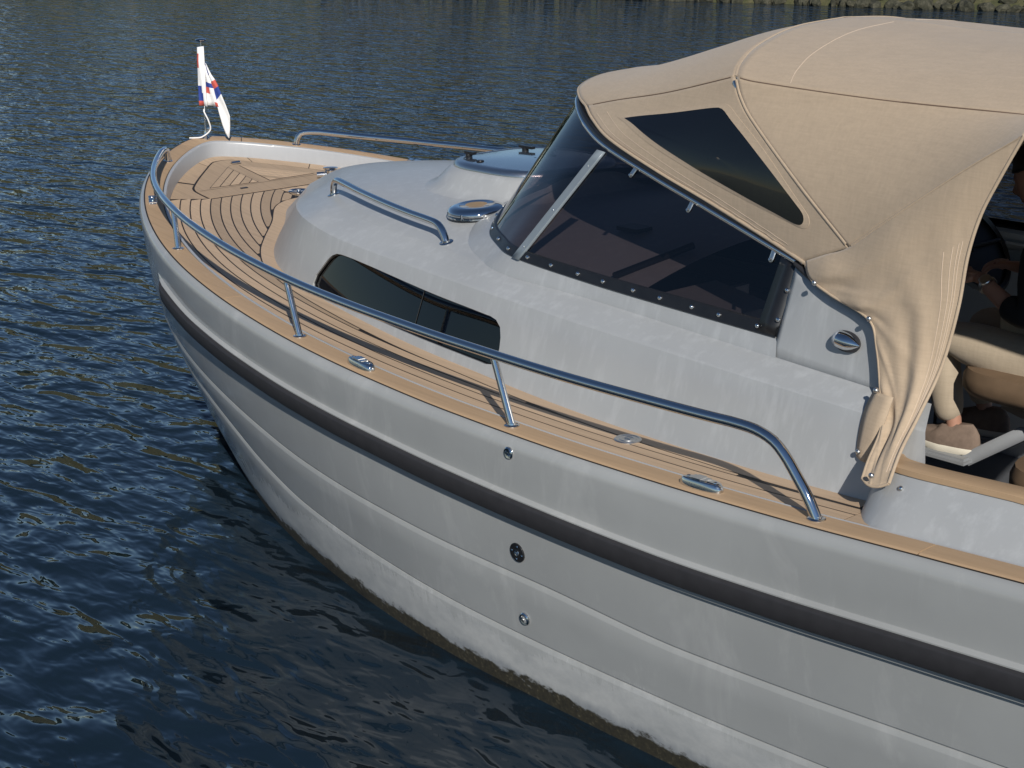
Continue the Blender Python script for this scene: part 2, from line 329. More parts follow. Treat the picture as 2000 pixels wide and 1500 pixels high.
for a, c in zip(cuts[:-1], cuts[1:]):
    S_ = RG[a:c+1].copy(); L = np.linalg.norm(S_[1]-S_[0], axis=1)[:, None]; S_[0] += (S_[1]-S_[0])*np.minimum(.5, .0022/L); L = np.linalg.norm(S_[-1]-S_[-2], axis=1)[:, None]; S_[-1] += (S_[-2]-S_[-1])*np.minimum(.5, .0022/L)
    mb = MB(); o = mb.grid(S_); m = S_.shape[1]; mb.f += [tuple(range(o, o+m)), tuple(reversed(range(o+(len(S_)-1)*m, o+len(S_)*m)))]; mb.mi += [0, 0]
    mb.build('cap_plank', 'teak_cap', cap, 35)
mb = MB(); lz = lambda x: zs(x)-.002
lw = np.interp(SX, [0, 1.5, 2.8, 4.2, 5.6, 8.6], [.013, .012, .008, .0035, .002, .002])
mb.grid(np.stack([ring3(CW+.002, lambda x: zs(x)-.006), ring3(CW+.0025, lambda x: zs(x)+.0055), ring3(CW+.004, lambda x: zs(x)+.0072), ring3(CW+.004+lw*.6, lambda x: zs(x)+.0070), ring3(CW+.004+lw, lambda x: zs(x)+.0045), ring3(CW+.005+lw*1.15, lambda x: zs(x)-.004), ring3(CW+.006+lw*1.5, lambda x: zd(x)-.006)], 1))
mb.build('bulwark', 'light_gelcoat', hull, 40)
FT = CW+.022
# ------------------------------------------------------------------ cabin lines
CB = [(1.00, 0), (1.06, .16), (1.29, .345), (1.52, .55), (1.72, .71), (1.95, .84), (2.24, .935), (2.6, 1.01), (3.2, 1.10), (3.7, 1.145), (4.27, 1.20), (5.07, 1.24), (5.6, 1.25), (5.78, 1.252)]
CC = [(1.22, 0, 1.322), (1.27, .15, 1.322), (1.51, .355, 1.332), (1.72, .555, 1.342), (1.93, .705, 1.352), (2.17, .832, 1.357), (2.42, .895, 1.338), (2.70, .943, 1.328), (3.26, 1.013, 1.318), (3.70, 1.058, 1.31), (4.26, 1.106, 1.30), (5.04, 1.16, 1.29), (5.6, 1.186, 1.281), (5.72, 1.19, 1.279)]
CS = [(1.38, 0, 1.398), (1.43, .12, 1.40), (1.63, .28, 1.415), (1.82, .45, 1.418), (2.0, .57, 1.415), (2.2, .685, 1.41), (2.43, .76, 1.402), (2.69, .815, 1.395), (3.24, .885, 1.38), (3.7, .93, 1.372), (4.27, .98, 1.362), (5.05, 1.045, 1.345), (5.58, 1.09, 1.335), (5.675, 1.098, 1.333)]
NC = 141
def ctl(P, n=NC):                       # smooth curve with equal parameter per control point, mirrored start so the nose is round
    P = np.asarray(P, float); Q = np.vstack([mir(P[1:2]), P, 2*P[-1:]-P[-2:-1]]); u = np.linspace(0, len(P)-1, n); i = np.clip(u.astype(int), 0, len(P)-2); t = (u-i)[:, None]
    p0, p1, p2, p3 = Q[i], Q[i+1], Q[i+2], Q[i+3]; return .5*(2*p1+(p2-p0)*t+(2*p0-5*p1+4*p2-p3)*t*t+(3*p1-p0-3*p2+p3)*t**3)
base2 = ctl([(x, y, 0) for x, y in CB]); base2[:, 2] = zd(base2[:, 0])-.008
crs = ctl(CC); shd = ctl(CS)
cbx = lambda x: np.interp(x, base2[:, 0], base2[:, 1], left=0)
# ------------------------------------------------------------------ teak deck
deck = empty('teak_deck', (2.5, 0, 1.1), boat)
xx = np.r_[np.linspace(.085, 1.2, 50), np.linspace(1.2, 5.8, 90)[1:]]; yo = offy(FT-.004)
for s_ in (-1, 1):
    mb = MB(); yin = np.where(xx < 1.25, 0, np.maximum(0, cbx(xx)-.06)); mb.grid([[(x, s_*max(float(yo(x)), 0), float(zd(x))+.0018), (x, s_*min(yi, float(yo(x))), float(zd(x))+.0018)] for x, yi in zip(xx, yin)])
    mb.build('deck_caulking', 'caulk', deck, 0)
GAP = .0078; MRG = .060
Nn = np.gradient(base2[:, :2], axis=0); Nn /= np.linalg.norm(Nn, axis=1)[:, None]; Nn = np.stack([-Nn[:, 1], Nn[:, 0]], -1)
MQ = base2[:, :2]+Nn*(MRG+.0); MQ[:, 1] = np.maximum(MQ[:, 1], 0)
def mrg(x): return np.where(x < MQ[0, 0], -1, np.interp(x, MQ[:, 0], MQ[:, 1]))
def strip(xs, ya, yb, s_, z0=-.003, z1=.003, mat='teak', name='plank'):
    mb = MB(); g = []
    for x, p, q in zip(xs, ya, yb):
        zt = float(zd(x)); g.append([(x, s_*p, zt+z0), (x, s_*p, zt+z1), (x, s_*q, zt+z1), (x, s_*q, zt+z0)])
    o = mb.grid(g); n = len(xs); mb.f += [(o, o+1, o+2, o+3), (o+4*n-1, o+4*n-2, o+4*n-3, o+4*n-4)]; mb.mi += [0, 0]
    return mb.build(name, mat, deck, 20)
aft_x = lambda y: .766-.44*np.maximum(0, abs(y)-.44)
XA = 5.62
offs = [FT+.001]+[.172+.0515*i for i in range(24)]
for s_ in (-1, 1):
    for a, c in zip(offs[:-1], offs[1:]):
        fa, fc = offy(a), offy(c); xs = np.r_[np.linspace(.6, 2.2, 120), np.linspace(2.2, XA, 70)[1:]]
        ya = fa(xs)-GAP/2; yc = np.maximum(np.maximum(fc(xs)+GAP/2, mrg(xs)+GAP/2), .003 if s_ < 0 else .003)
        ok = (ya-yc > .010) & (xs > aft_x((ya+yc)/2)+.004)
        if ok.sum() < 4: continue
        idx = np.where(ok)[0]; cutp = np.where(np.diff(idx) > 1)[0]; idx = idx[:cutp[0]+1] if len(cutp) else idx
        strip(xs[idx], ya[idx], yc[idx], s_)
    # covering board round the cabin and the end board by the cockpit coaming
    mb = MB(); g = []
    for i in range(NC):
        if base2[i, 0] > XA: break
        p = base2[i, :2]-Nn[i]*.01; q = base2[i, :2]+Nn[i]*(MRG-GAP/2)
        q[1] = max(q[1], 0); lim = float(offy(.178)(q[0]))
        if q[0] > 1.5: q[1] = min(q[1], lim)
        g.append([(q[0], s_*q[1], zd(q[0])-.003), (q[0], s_*q[1], zd(q[0])+.003), (p[0], s_*max(p[1], 0), zd(p[0])+.003)])
    mb.grid(g); mb.build('covering_board', 'teak', deck, 20)
    xs = np.linspace(XA+.004, 5.86, 14); strip(xs, offy(FT+.001)(xs), np.full(14, 1.2), s_, name='end_board')
# margin boards round the bow, in five pieces
lidc = [(.206, 0), (.216, .06), (.25, .105), (.30, .158), (.44, .30), (.55, .402), (.592, .432), (.64, .446), (.765, .446)]
lc = cat([(x, -y) for x, y in lidc[::-1]]+[(x, y) for x, y in lidc[1:]], 121)
foot = ring3(FT+.001, 0)[:, :2]
def foot_match(p, tgt):
    kx = np.abs(np.arctan2(foot[:, 1], .95-foot[:, 0])-np.arctan2(p[1], .95-p[0])); return foot[int(np.argmin(kx))]
marg = []
fu = np.arctan2(foot[:, 1], .95-foot[:, 0]); od = np.argsort(fu)
for p in lc:
    a = math.atan2(p[1], .95-p[0]); marg.append((np.interp(a, fu[od], foot[od, 0]), np.interp(a, fu[od], foot[od, 1])))
marg = np.array(marg); lng = np.r_[0, np.cumsum(np.linalg.norm(np.diff(lc, axis=0), axis=1))]; ang = np.degrees(np.arctan2(lc[:, 1], .95-lc[:, 0]))
for a0, a1 in ((-90, -41), (-41, -10.5), (-10.5, 13), (13, 41), (41, 90)):
    ii = [i for i in range(len(lc)) if a0 <= ang[i] <= a1]; 
    if ang[ii[0]] > a0+.01 and ii[0] > 0: ii = [ii[0]-1]+ii
    mb = MB(); g = []
    for q, i in enumerate(ii):
        o_, p_ = marg[i].copy(), lc[i].copy(); t = (p_-o_)/np.linalg.norm(p_-o_); o_ += t*.002; p_ -= t*.007
        g.append([(o_[0], o_[1], zd(o_[0])-.003), (o_[0], o_[1], zd(o_[0])+.003), (p_[0], p_[1], zd(p_[0])+.003), (p_[0], p_[1], zd(p_[0])-.012)])
    g = np.array(g); 
    for e, f_ in ((0, 1), (-1, -2)):
        L = np.linalg.norm(g[f_]-g[e], axis=1)[:, None]; g[e] += (g[f_]-g[e])*np.minimum(.4, .0025/np.maximum(L, 1e-4))
    mb.grid(g); mb.build('margin_board', 'teak', deck, 20)
# small filler boards between the margin boards' ends and the first planks
for s_ in (-1, 1):
    xs = np.linspace(.66, .80, 8); yy = offy(FT+.001)(xs); q = [(.655, s_*.452), (.655, s_*float(offy(FT+.002)(.655))), (.72, s_*float(offy(FT+.002)(.72))), (.745, s_*.452)]
# anchor locker lid
lid = empty('locker_lid', (.5, 0, 1.25), boat)
zl = lambda x: zd(x)+.004
LP = [tuple(p) for p in cat([(x, -y) for x, y in lidc[::-1]]+[(x, y) for x, y in lidc[1:]], 81)]
cx, cy = .5, 0
LPs = [(x+(cx-x)*.018, y+(cy-y)*.018) for x, y in LP]
mb = MB(); mb.prism(LPs, lambda x: zd(x)-.02, zl); mb.build('lid_frame', 'teak', lid, 20)
def clip(poly, a, n):                   # keep the side where (p-a).n >= 0
    out = []
    for i in range(len(poly)):
        p, q = np.array(poly[i]), np.array(poly[(i+1) % len(poly)]); dp, dq = (p-a)@n, (q-a)@n
        if dp >= 0: out.append(tuple(p))
        if dp*dq < 0: out.append(tuple(p+(q-p)*dp/(dp-dq)))
    return out
for s_ in (-1, 1):
    A = np.array((.612, s_*.345)); Bq = np.array((.322, s_*.036)); Cq = np.array((.622, s_*.036)); tri = [tuple(A), tuple(Bq), tuple(Cq)]
    mb = MB(); mb.prism(tri, lambda x: zl(x)-.006, lambda x: zl(x)+.0008); mb.build('inset_caulking', 'caulk', lid, 0)
    t = (Bq-A)/np.linalg.norm(Bq-A); nn = np.array((-t[1], t[0])); nn *= np.sign((Cq-A)@nn); w = (Cq-A)@nn; nP = 5; step = w/nP
    for j in range(nP):
        sh = [tuple(p+(np.array(((A+Bq+Cq)/3))-p)*.055) for p in (A, Bq, Cq)]
        poly = clip(clip(sh, A+nn*(j*step+.003), nn), A+nn*((j+1)*step-.002), -nn)
        if len(poly) >= 3: mb = MB(); mb.prism(poly, lambda x: zl(x)-.004, lambda x: zl(x)+.0022); mb.build('inset_plank', 'teak', lid, 0)
def seamline(pts, w=.0045, par_=lid, dz=.0007, nm='lid_seam'):
    P = np.asarray(pts, float); T = np.gradient(P, axis=0); T /= np.linalg.norm(T, axis=1)[:, None]; Nn = np.stack([-T[:, 1], T[:, 0]], -1)*w/2
    mb = MB(); mb.grid([[(p[0]-q[0], p[1]-q[1], zl(p[0])+dz), (p[0]+q[0], p[1]+q[1], zl(p[0])+dz)] for p, q in zip(P, Nn)]); mb.build(nm, 'caulk', par_, 0)
seamline([(.634, -.42), (.634, .42)]); seamline([(.30, 0), (.32, -.036)], .003)
mb = MB(); mb.prism([(.675, -.195), (.69, -.195), (.69, -.15), (.675, -.15)], zl, lambda x: zl(x)+.003); mb.build('finger_slot', 'black_plastic', lid, 0)
mb = MB(); zq = float(zl(.285)); mb.box((.285, .04, zq+.004), (.016, .028, .004)); mb.tube([(.285, .012, zq+.009), (.285, .068, zq+.009)], .006, 8); mb.build('hinge', 'chrome', lid, 30)
# windlass capstan, deck filler, hawse fitting on the foredeck
zq = float(zd(.735)); mb = MB(); mb.lathe((.735, .37, zq), [(.045, 0), (.045, .008), (.034, .012), (.028, .03), (.034, .055), (.042, .062), (.042, .07), (.02, .073), (0, .073)], 24); mb.tube([(.70, .30, zq+.03), (.73, .345, zq+.032)], .016, 12); mb.build('capstan', 'chrome', boat, 35)
zq = float(zd(.85)); mb = MB(); mb.lathe((.86, .06, zq), [(.058, 0), (.058, .008), (.050, .013), (.040, .010), (.034, .006), (.012, .006), (.010, .016), (0, .017)], 24); mb.build('foredeck_filler', 'chrome', boat, 35)
zq = float(zd(4.63)); mb = MB(); c_ = (4.63, -1.292, zq+.003)
mb.lathe(c_, [(.047, -.003), (.047, .003), (.044, .006), (.038, .006), (.037, .0045), (.030, .0045), (.029, .006), (.020, .006), (.019, .0045), (0, .0045)], 30); mb.box((4.63, -1.292, zq+.009), (.014, .003, .002)); mb.build('filler_cap', 'brushed_steel', boat, 30)

# ------------------------------------------------------------------ cabin
def lerp(a, c, t): return a*(1-t)+c*t
crown = spl([1.2, 1.38, 1.6, 1.8, 2.2, 2.6, 3.2, 4.4], [1.345, 1.402, 1.448, 1.472, 1.50, 1.508, 1.508, 1.508])
i0, i1 = 58, 96
# window outline on the side wall in (x, z)
def wall(x, z, off=0):
    v = .5
    for _ in range(8):
        P = lerp(base2, crs, v); t = np.interp(x, P[:, 0], np.arange(NC)); zb = np.interp(t, np.arange(NC), base2[:, 2]); zc_ = np.interp(t, np.arange(NC), crs[:, 2]); v = (z-zb)/(zc_-zb)
    P = lerp(base2, crs, v); y = np.interp(t, np.arange(NC), P[:, 1]); return (x, y+off, z-off*.3)
bot = [(2.392, 1.15), (2.378, 1.112), (2.388, 1.090), (2.43, 1.084), (2.8, 1.076), (3.3, 1.066), (3.68, 1.058), (3.755, 1.060), (3.789, 1.086), (3.793, 1.13)]
top = [(2.392, 1.15), (2.425, 1.185), (2.475, 1.235), (2.52, 1.262), (2.58, 1.272), (2.8, 1.268), (3.3, 1.245), (3.66, 1.232), (3.735, 1.226), (3.778, 1.195), (3.793, 1.13)]
MW = 60
def closest_range(): 
    return [i for i in range(NC) if 2.22 <= base2[i, 0] <= 4.05]
ids = closest_range(); i0, i1 = ids[0], ids[-1]; MWn = i1-i0+1
wb, wt = cat(bot, MWn), cat(top, MWn)
V0, V1 = .05, .975
fr = [0, V0, V1]
for_side = {}
cab = empty('cabin', (1.6, 0, 1.1), boat)
mb = MB()
for s_ in (-1, 1):
    f = np.array((1, s_, 1.0)); rows = {v: lerp(base2, crs, v)*f for v in (0, V0, .3, .6, .85, V1)}
    o_l = [0, V0, .3, .6, .85, V1]
    for a, c in zip(o_l[:-1], o_l[1:]):
        if (a, c) == (0, V0): mb.grid(np.stack([rows[a], rows[c]], 1))
        else:
            mb.grid(np.stack([rows[a][:i0+1], rows[c][:i0+1]], 1)); mb.grid(np.stack([rows[a][i1:], rows[c][i1:]], 1))
    inb = np.array([wall(x, z) for x, z in wb])*f; int_ = np.array([wall(x, z) for x, z in wt])*f
    mb.grid(np.stack([rows[V0][i0:i1+1], inb], 1)); mb.grid(np.stack([int_, rows[V1][i0:i1+1]], 1))
    mb.add([rows[V0][i0], rows[.3][i0], rows[.6][i0], rows[.85][i0], rows[V1][i0], inb[0]], [(0, 5, 1), (1, 5, 2), (2, 5, 3), (3, 5, 4)]); mb.add([rows[V0][i1], rows[.3][i1], rows[.6][i1], rows[.85][i1], rows[V1][i1], inb[-1]], [(0, 1, 5), (1, 2, 5), (2, 3, 5), (3, 4, 5)])
    rec = np.array((1, 1, 1.0)); ri = lambda P, w_: np.stack([P[:, 0], P[:, 1]-s_*.022, P[:, 2]-.004], -1)
    mb.grid(np.stack([inb, ri(inb, 0)], 1)); mb.grid(np.stack([int_, ri(int_, 0)], 1))
    # shoulder, rounded at both edges
    c_in = lerp(lerp(base2, crs, V1), lerp(crs, shd, .10), .5)*.25+crs*.75
    rr = [lerp(base2, crs, V1), lerp(lerp(base2, crs, V1), crs, .55), lerp(crs, lerp(crs, shd, .05), .6), lerp(crs, shd, .10), lerp(crs, shd, .2), lerp(crs, shd, .35), lerp(crs, shd, .6), lerp(crs, shd, .8), shd]
    up = np.zeros((NC, 3)); 
    S_ = np.stack([r_*f for r_ in rr], 1)
    for q, bulge in ((5, .0012), (6, .002), (7, .0015)): S_[:, q, 2] += bulge
    mb.grid(S_)
    for_side[s_] = (inb, int_)
side_obj = mb.build('cabin_side', 'deck_gelcoat', cab, 22)
# roof: cambered between the shoulders
mb = MB(); iR = int(np.argmin(abs(shd[:, 0]-4.32))); g = []
for i in range(iR+1):
    x, y, z = shd[i]; row = []
    for u in np.linspace(-1, 1, 33): row.append((x, y*u, z+(max(float(crown(x)), z)-z)*(1-abs(u)**2.2)))
    g.append(row)
g = np.array(g)
mb.grid(g); mb.build('cabin_roof', 'deck_gelcoat', cab, 50)
def roofz(x, y):
    i = int(np.argmin(abs(shd[:, 0]-x))); z = shd[i, 2]; return z+(max(float(crown(x)), z)-z)*(1-min(1, abs(y)/max(shd[i, 1], .01))**2.2)
def roofn(x, y):
    e = .03; return Vector((-(roofz(x+e, y)-roofz(x-e, y))/(2*e), -(roofz(x, y+e)-roofz(x, y-e))/(2*e), 1)).normalized()
# side windows: two panes in a black gasket
for s_ in (-1, 1):
    inb, int_ = [np.stack([P[:, 0], P[:, 1]-s_*.016, P[:, 2]-.003], -1) for P in for_side[s_]]
    xs_ = 3.22; mid = int(np.argmin(abs(inb[:, 0]-xs_)))
    for a, c, nm in ((0, mid, 'side_window'), (mid, MWn-1, 'side_window')):
        mb = MB(); S_ = np.stack([lerp(inb[a:c+1], int_[a:c+1], t) for t in np.linspace(0, 1, 5)], 1); mb.grid(S_); mb.build(nm, 'dark_pane', cab, 60)
    mb = MB(); P0, P1 = lerp(inb[mid], int_[mid], .02), lerp(inb[mid], int_[mid], .98); mb.tube([P0-np.array((0, -s_*.002, 0)), P1-np.array((0, -s_*.002, 0))], .0016, 6); mb.build('pane_joint', 'black_plastic', cab, 40)
    lp = np.concatenate([inb, int_[::-1][1:-1]]); mb = MB(); mb.tube(np.vstack([lp, lp[:1]])+np.array((0, s_*.004, 0)), .005, 6, False); mb.build('window_gasket', 'black_plastic', cab, 60)
    mb = MB(); lp2 = lp+np.array((0, -s_*.09, 0)); mb.grid(np.stack([lp+np.array((0, -s_*.012, 0)), lp2], 1), close_u=True); q = np.stack([lerp(inb, int_, t) for t in np.linspace(0, 1, 4)], 1)+np.array((0, -s_*.09, 0)); mb.grid(q); mb.build('window_lining', 'black_plastic', cab, 40)
# hatch trunk and hatch
def squircle(cx, cy, a, p=3.2, n=64, e=1.0):
    t = np.linspace(0, 2*np.pi, n, endpoint=False); c, s = np.cos(t), np.sin(t); r = (abs(c)**p+abs(s)**p)**(-1/p); return np.stack([cx+a*e*r*c, cy+a*r*s], -1)
HX, HY = 2.80, 0.0
lev = [(.47, None, -.008), (.445, None, .001), (.420, None, .008), (.400, None, .022), (.372, 1.548, 0), (.352, 1.570, 0), (.338, 1.579, 0), (.322, 1.582, 0), (.31, 1.582, 0)]
mb = MB(); g = []
for a, z, dz in lev:
    q = squircle(HX, HY, a, 3.0); g.append([(x, y, (roofz(x, y)+dz) if z is None else z) for x, y in q])
mb.grid(np.array(g), close_v=True); mb.build('hatch_trunk', 'deck_gelcoat', cab, 60)
hatch = empty('deck_hatch', (HX, 0, 1.58), boat)
mb = MB(); g = [[(x, y, z) for x, y in squircle(HX, HY, a, 3.0)] for a, z in ((.330, 1.581), (.330, 1.589), (.321, 1.602), (.306, 1.608), (.288, 1.609), (.284, 1.605))]; mb.grid(np.array(g), close_v=True); mb.build('hatch_frame', 'brushed_steel', hatch, 45)
mb = MB(); q = squircle(HX, HY, .285, 3.0); g = [[(HX+(x-HX)*t, y*t, 1.607+.006*(1-t*t)) for x, y in q] for t in (1, .8, .6, .4, .2, .02)]; mb.grid(np.array(g), close_v=True); mb.build('hatch_pane', 'hatch_acrylic', hatch, 60)
for x, y, L in ((2.545, -.175, .030), (2.60, .125, .045), (2.73, .16, .02)):
    mb = MB(); mb.lathe((x, y, 1.609), [(.016, 0), (.016, .012), (.012, .016), (0, .017)], 14); mb.box((x+.01, y, 1.626), (L, .011, .006)); mb.build('hatch_handle', 'black_plastic', hatch, 40)
for x, y in ((2.69, -.235),): mb = MB(); mb.lathe((x, y, 1.610), [(.018, 0), (.016, .004), (0, .006)], 16); mb.build('hatch_button', 'black_plastic', hatch, 40)
# ventilator
vx, vy = 3.03, -.555; vz = roofz(vx, vy)+.002; vn = (roofn(vx, vy)+Vector((-.02, .06, .8))).normalized()
vent = empty('roof_ventilator', (vx, vy, vz), boat)
mb = MB(); mb.lathe((vx, vy, vz), [(.128, -.004), (.128, .002), (.118, .006), (.1255, .008), (.127, .014), (.124, .023), (.113, .033), (.095, .039), (.074, .041), (.070, .0395)], 48, vn); mb.build('vent_cowl', 'chrome', vent, 50)
mb = MB(); mb.lathe((vx, vy, vz), [(.0705, .0388), (.03, .040), (0, .040)], 36, vn); mb.build('vent_disc', 'wood_gold', vent, 50)
uu = vn.orthogonal().normalized(); ww = vn.cross(uu)
for j in range(8):
    a = j*math.pi/4+.3; c_ = Vector((vx, vy, vz))+(uu*math.cos(a)+ww*math.sin(a))*.122
    mb = MB(); mb.tube([tuple(c_+vn*.002), tuple(c_+vn*.02)], .007, 8); mb.build('vent_pillar', 'chrome', vent, 40)
# ------------------------------------------------------------------ stainless rails
def flange(mb, c, n, r=.0275, mi=0):
    n = Vector(n); mb.lathe(c, [(r, -.002), (r, .003), (r*.9, .0048), (r*.55, .0055), (r*.5, .012)], 22, n, mi=mi); u = n.orthogonal().normalized(); w = n.cross(u)
    for q in range(3):
        a = q*2.094+.5; mb.lathe(Vector(c)+(u*math.cos(a)+w*math.sin(a))*r*.74+n*.0045, [(.004, 0), (.003, .0015), (0, .002)], 8, n, mi=mi)
rh = spl([.3, .55, .9, 1.6, 2.8, 4.1, 5.6], [.085, .095, .122, .178, .217, .236, .234])
for s_ in (-1, 1):
    rail = empty('guard_rail', (3, s_*1.4, 1.0), boat)
    ym = offy(.050); mid = PL+.050*NI
    P = []
    xr = np.r_[np.linspace(.43, 1.2, 26), np.linspace(1.2, 5.26, 60)[1:]]
    st = (.338, float(ym(.338)), float(zs(.338))+.0065)
    P.append([(st[0], s_*st[1], st[2]), (st[0]+.004, s_*(st[1]+.004), st[2]+.03), (.362, s_*float(ym(.362)), float(zs(.362))+.078)])
    for x in xr: P[0].append((x, s_*float(ym(x)), float(zs(x))+float(rh(x))+.004))
    e = (5.575, float(ym(5.575)), float(zs(5.575))+.0065)
    ends = [(5.345, .232), (5.41, .210), (5.455, .172), (5.50, .118), (5.54, .066)]
    for x, h in ends: P[0].append((x, s_*float(ym(x)), float(zs(x))+h))
    P[0].append((e[0], s_*e[1], e[2])); Q = cat(P[0], 240)
    mb = MB(); mb.tube(Q, .0172, 20); mb.build('handrail', 'chrome', rail, 60)
    for xb, lean in ((1.61, .045), (2.93, .094), (4.27, .095)):
        bs = (xb, s_*float(ym(xb)), float(zs(xb))+.0068); xt = xb-lean; tp = (xt, s_*float(ym(xt)), float(zs(xt))+float(rh(xt))+.002)
        mb = MB(); mb.tube([bs, tp], .0132, 16); flange(mb, bs, (-.02, 0, 1)); mb.build('stanchion', 'chrome', rail, 50)
    mb = MB(); flange(mb, (e[0], s_*e[1], e[2]), (0, 0, 1)); mb.build('rail_foot', 'chrome', rail, 40); mb = MB(); flange(mb, (st[0], s_*st[1], st[2]), (.15, 0, 1), .025); mb.build('rail_foot', 'chrome', rail, 40)
    # grab rail on the cabin roof
    gr = empty('grab_rail', (2.6, s_*.7, 1.4), boat); ends = [(2.055, .585), (3.155, .832)]
    pts = []
    (xa, ya), (xc, yc) = ends; t_ = np.linspace(0, 1, 15)
    cx_ = xa+(xc-xa)*t_; cy_ = ya+(yc-ya)*t_+.035*np.sin(np.pi*t_)
    prof_ = [(0, 0), (.012, .03), (.03, .055), (.06, .068)]
    arr = []
    L = np.r_[0, np.cumsum(np.hypot(np.diff(cx_), np.diff(cy_)))]; tot = L[-1]
    for s0, h in [(0, 0), (.006, .035), (.026, .060), (.065, .071)]+[(u*tot, .070) for u in (.15, .3, .45, .6, .75, .88)]+[(tot-.07, .066), (tot-.035, .048), (tot-.012, .022), (tot, 0)]:
        x = float(np.interp(s0, L, cx_)); y = float(np.interp(s0, L, cy_)); arr.append((x, s_*y, roofz(x, y)+h))
    mb = MB(); mb.tube(cat(arr, 120), .0158, 16); mb.build('grab_tube', 'chrome', gr, 60)
    for x, y in ends: mb = MB(); flange(mb, (x, s_*y, roofz(x, y)), roofn(x, s_*y), .030); mb.build('grab_foot', 'chrome', gr, 40)
# pop-up cleats and bow fairlead on the cap
def cleat(x, s_, name, L=.075, w=.024):
    ym = offy(.047); c = Vector((x, s_*float(ym(x)), float(zs(x))+.0062)); tx = Vector((.1, s_*(float(ym(x+.05))-float(ym(x-.05))), float(zs(x+.05)-zs(x-.05)))).normalized(); nz = Vector((0, 0, 1)); ty = nz.cross(tx).normalized()
    mb = MB()
    for a, z in ((1, 0),):
        pass
    prof = [(1.0, 0), (1.0, .009), (.96, .018), (.88, .0245), (.74, .0265), (.0, .028)]; g = []
    for r_, h in prof:
        row = []
        for j in range(36):
            t = 2*math.pi*j/36; cu, su = math.cos(t), math.sin(t); rr_ = (abs(cu)**2.6+abs(su)**2.6)**(-1/2.6); row.append(tuple(c+tx*(L*r_*rr_*cu)+ty*(w*r_*rr_*su)+nz*h))
        g.append(row)
    mb.grid(np.array(g), close_v=True)
    for sg in (-1, 1): mb.lathe(c+tx*(sg*L*.66)+nz*.025, [(.008, 0), (.007, .0035), (.003, .002), (0, .002)], 12, nz)
    rot = Matrix((tx, ty, nz)).transposed(); mb.box(c+nz*.028-tx*L*.08, (L*.40, w*.60, .0025), rot); mb.box(c+nz*.030-tx*L*.12, (L*.20, w*.66, .0025), rot)
    mb.build(name, 'chrome', boat, 40)
for s_ in (-1, 1): cleat(3.385, s_, 'deck_cleat', .080, .027); cleat(5.14, s_, 'deck_cleat', .082, .028)
for s_ in (-1, 1):
    ym = offy(.040); x = .90; c = Vector((x, s_*float(ym(x)), float(zs(x))+.0062)); tx = Vector((.1, s_*(float(ym(x+.05))-float(ym(x-.05))), float(zs(x+.05)-zs(x-.05)))).normalized(); nz = Vector((0, 0, 1)); ty = nz.cross(tx).normalized(); rot = Matrix((tx, ty, nz)).transposed()
    mb = MB()
    for q in (-.042, 0, .042): mb.box(c+tx*q+nz*.006, (.012 if q else .020, .021, .007), rot)
    mb.box(c+nz*.002, (.060, .016, .003), rot); fl = mb.build('bow_fairlead', 'chrome', boat, 30); bv = fl.modifiers.new('bevel', 'BEVEL'); bv.width = .004; bv.segments = 2
# ------------------------------------------------------------------ windscreen
GB = [(3.12, 0, 1.558), (3.14, -.3, 1.542), (3.205, -.55, 1.505), (3.335, -.745, 1.465), (3.50, -.855, 1.446), (3.69, -.928, 1.432), (4.12, -.968, 1.416), (4.53, -1.003, 1.41), (5.04, -1.035, 1.402)]
GT = [(3.42, 0, 2.02), (3.445, -.25, 2.01), (3.52, -.43, 1.99), (3.635, -.555, 1.967), (3.79, -.665, 1.923), (3.985, -.752, 1.872), (4.30, -.822, 1.802), (4.60, -.872, 1.735), (5.055, -.952, 1.634)]
NB = 97
gb, gt = ctl(GB, NB), ctl(GT, NB)
CO = [(2.96, 0, 0), (2.985, -.32, 0), (3.06, -.58, 0), (3.22, -.79, 0), (3.43, -.90, 0), (3.66, -.955, 0), (4.12, -.985, 0), (4.53, -1.018, 0), (5.06, -1.062, 0)]
co = ctl(CO, NB)
sy = lambda x: np.interp(x, shd[:, 0], shd[:, 1]); sz = lambda x: np.interp(x, shd[:, 0], shd[:, 2])
for i in range(NB):
    x, y, _ = co[i]; co[i, 2] = (roofz(x, y) if abs(y) < sy(x) else sz(x))-.012
ws = empty('windscreen', (3.5, 0, 1.45), boat)
mb = MB(); g = np.stack([co, lerp(co, gb, .10)+(0, 0, .004), lerp(co, gb, .25)+(0, 0, .006), lerp(co, gb, .6), gb, gb+np.array((.025, .0, -.012))*np.array((1, 1, 1))], 1); g[:, -1, 1] += .02*np.sign(-g[:, -1, 1]); mb.grid(g); mb.grid(mir(g)); mb.build('coaming', 'deck_gelcoat', ws, 40)
jm = 60                                   # index of the bar between front and side panes
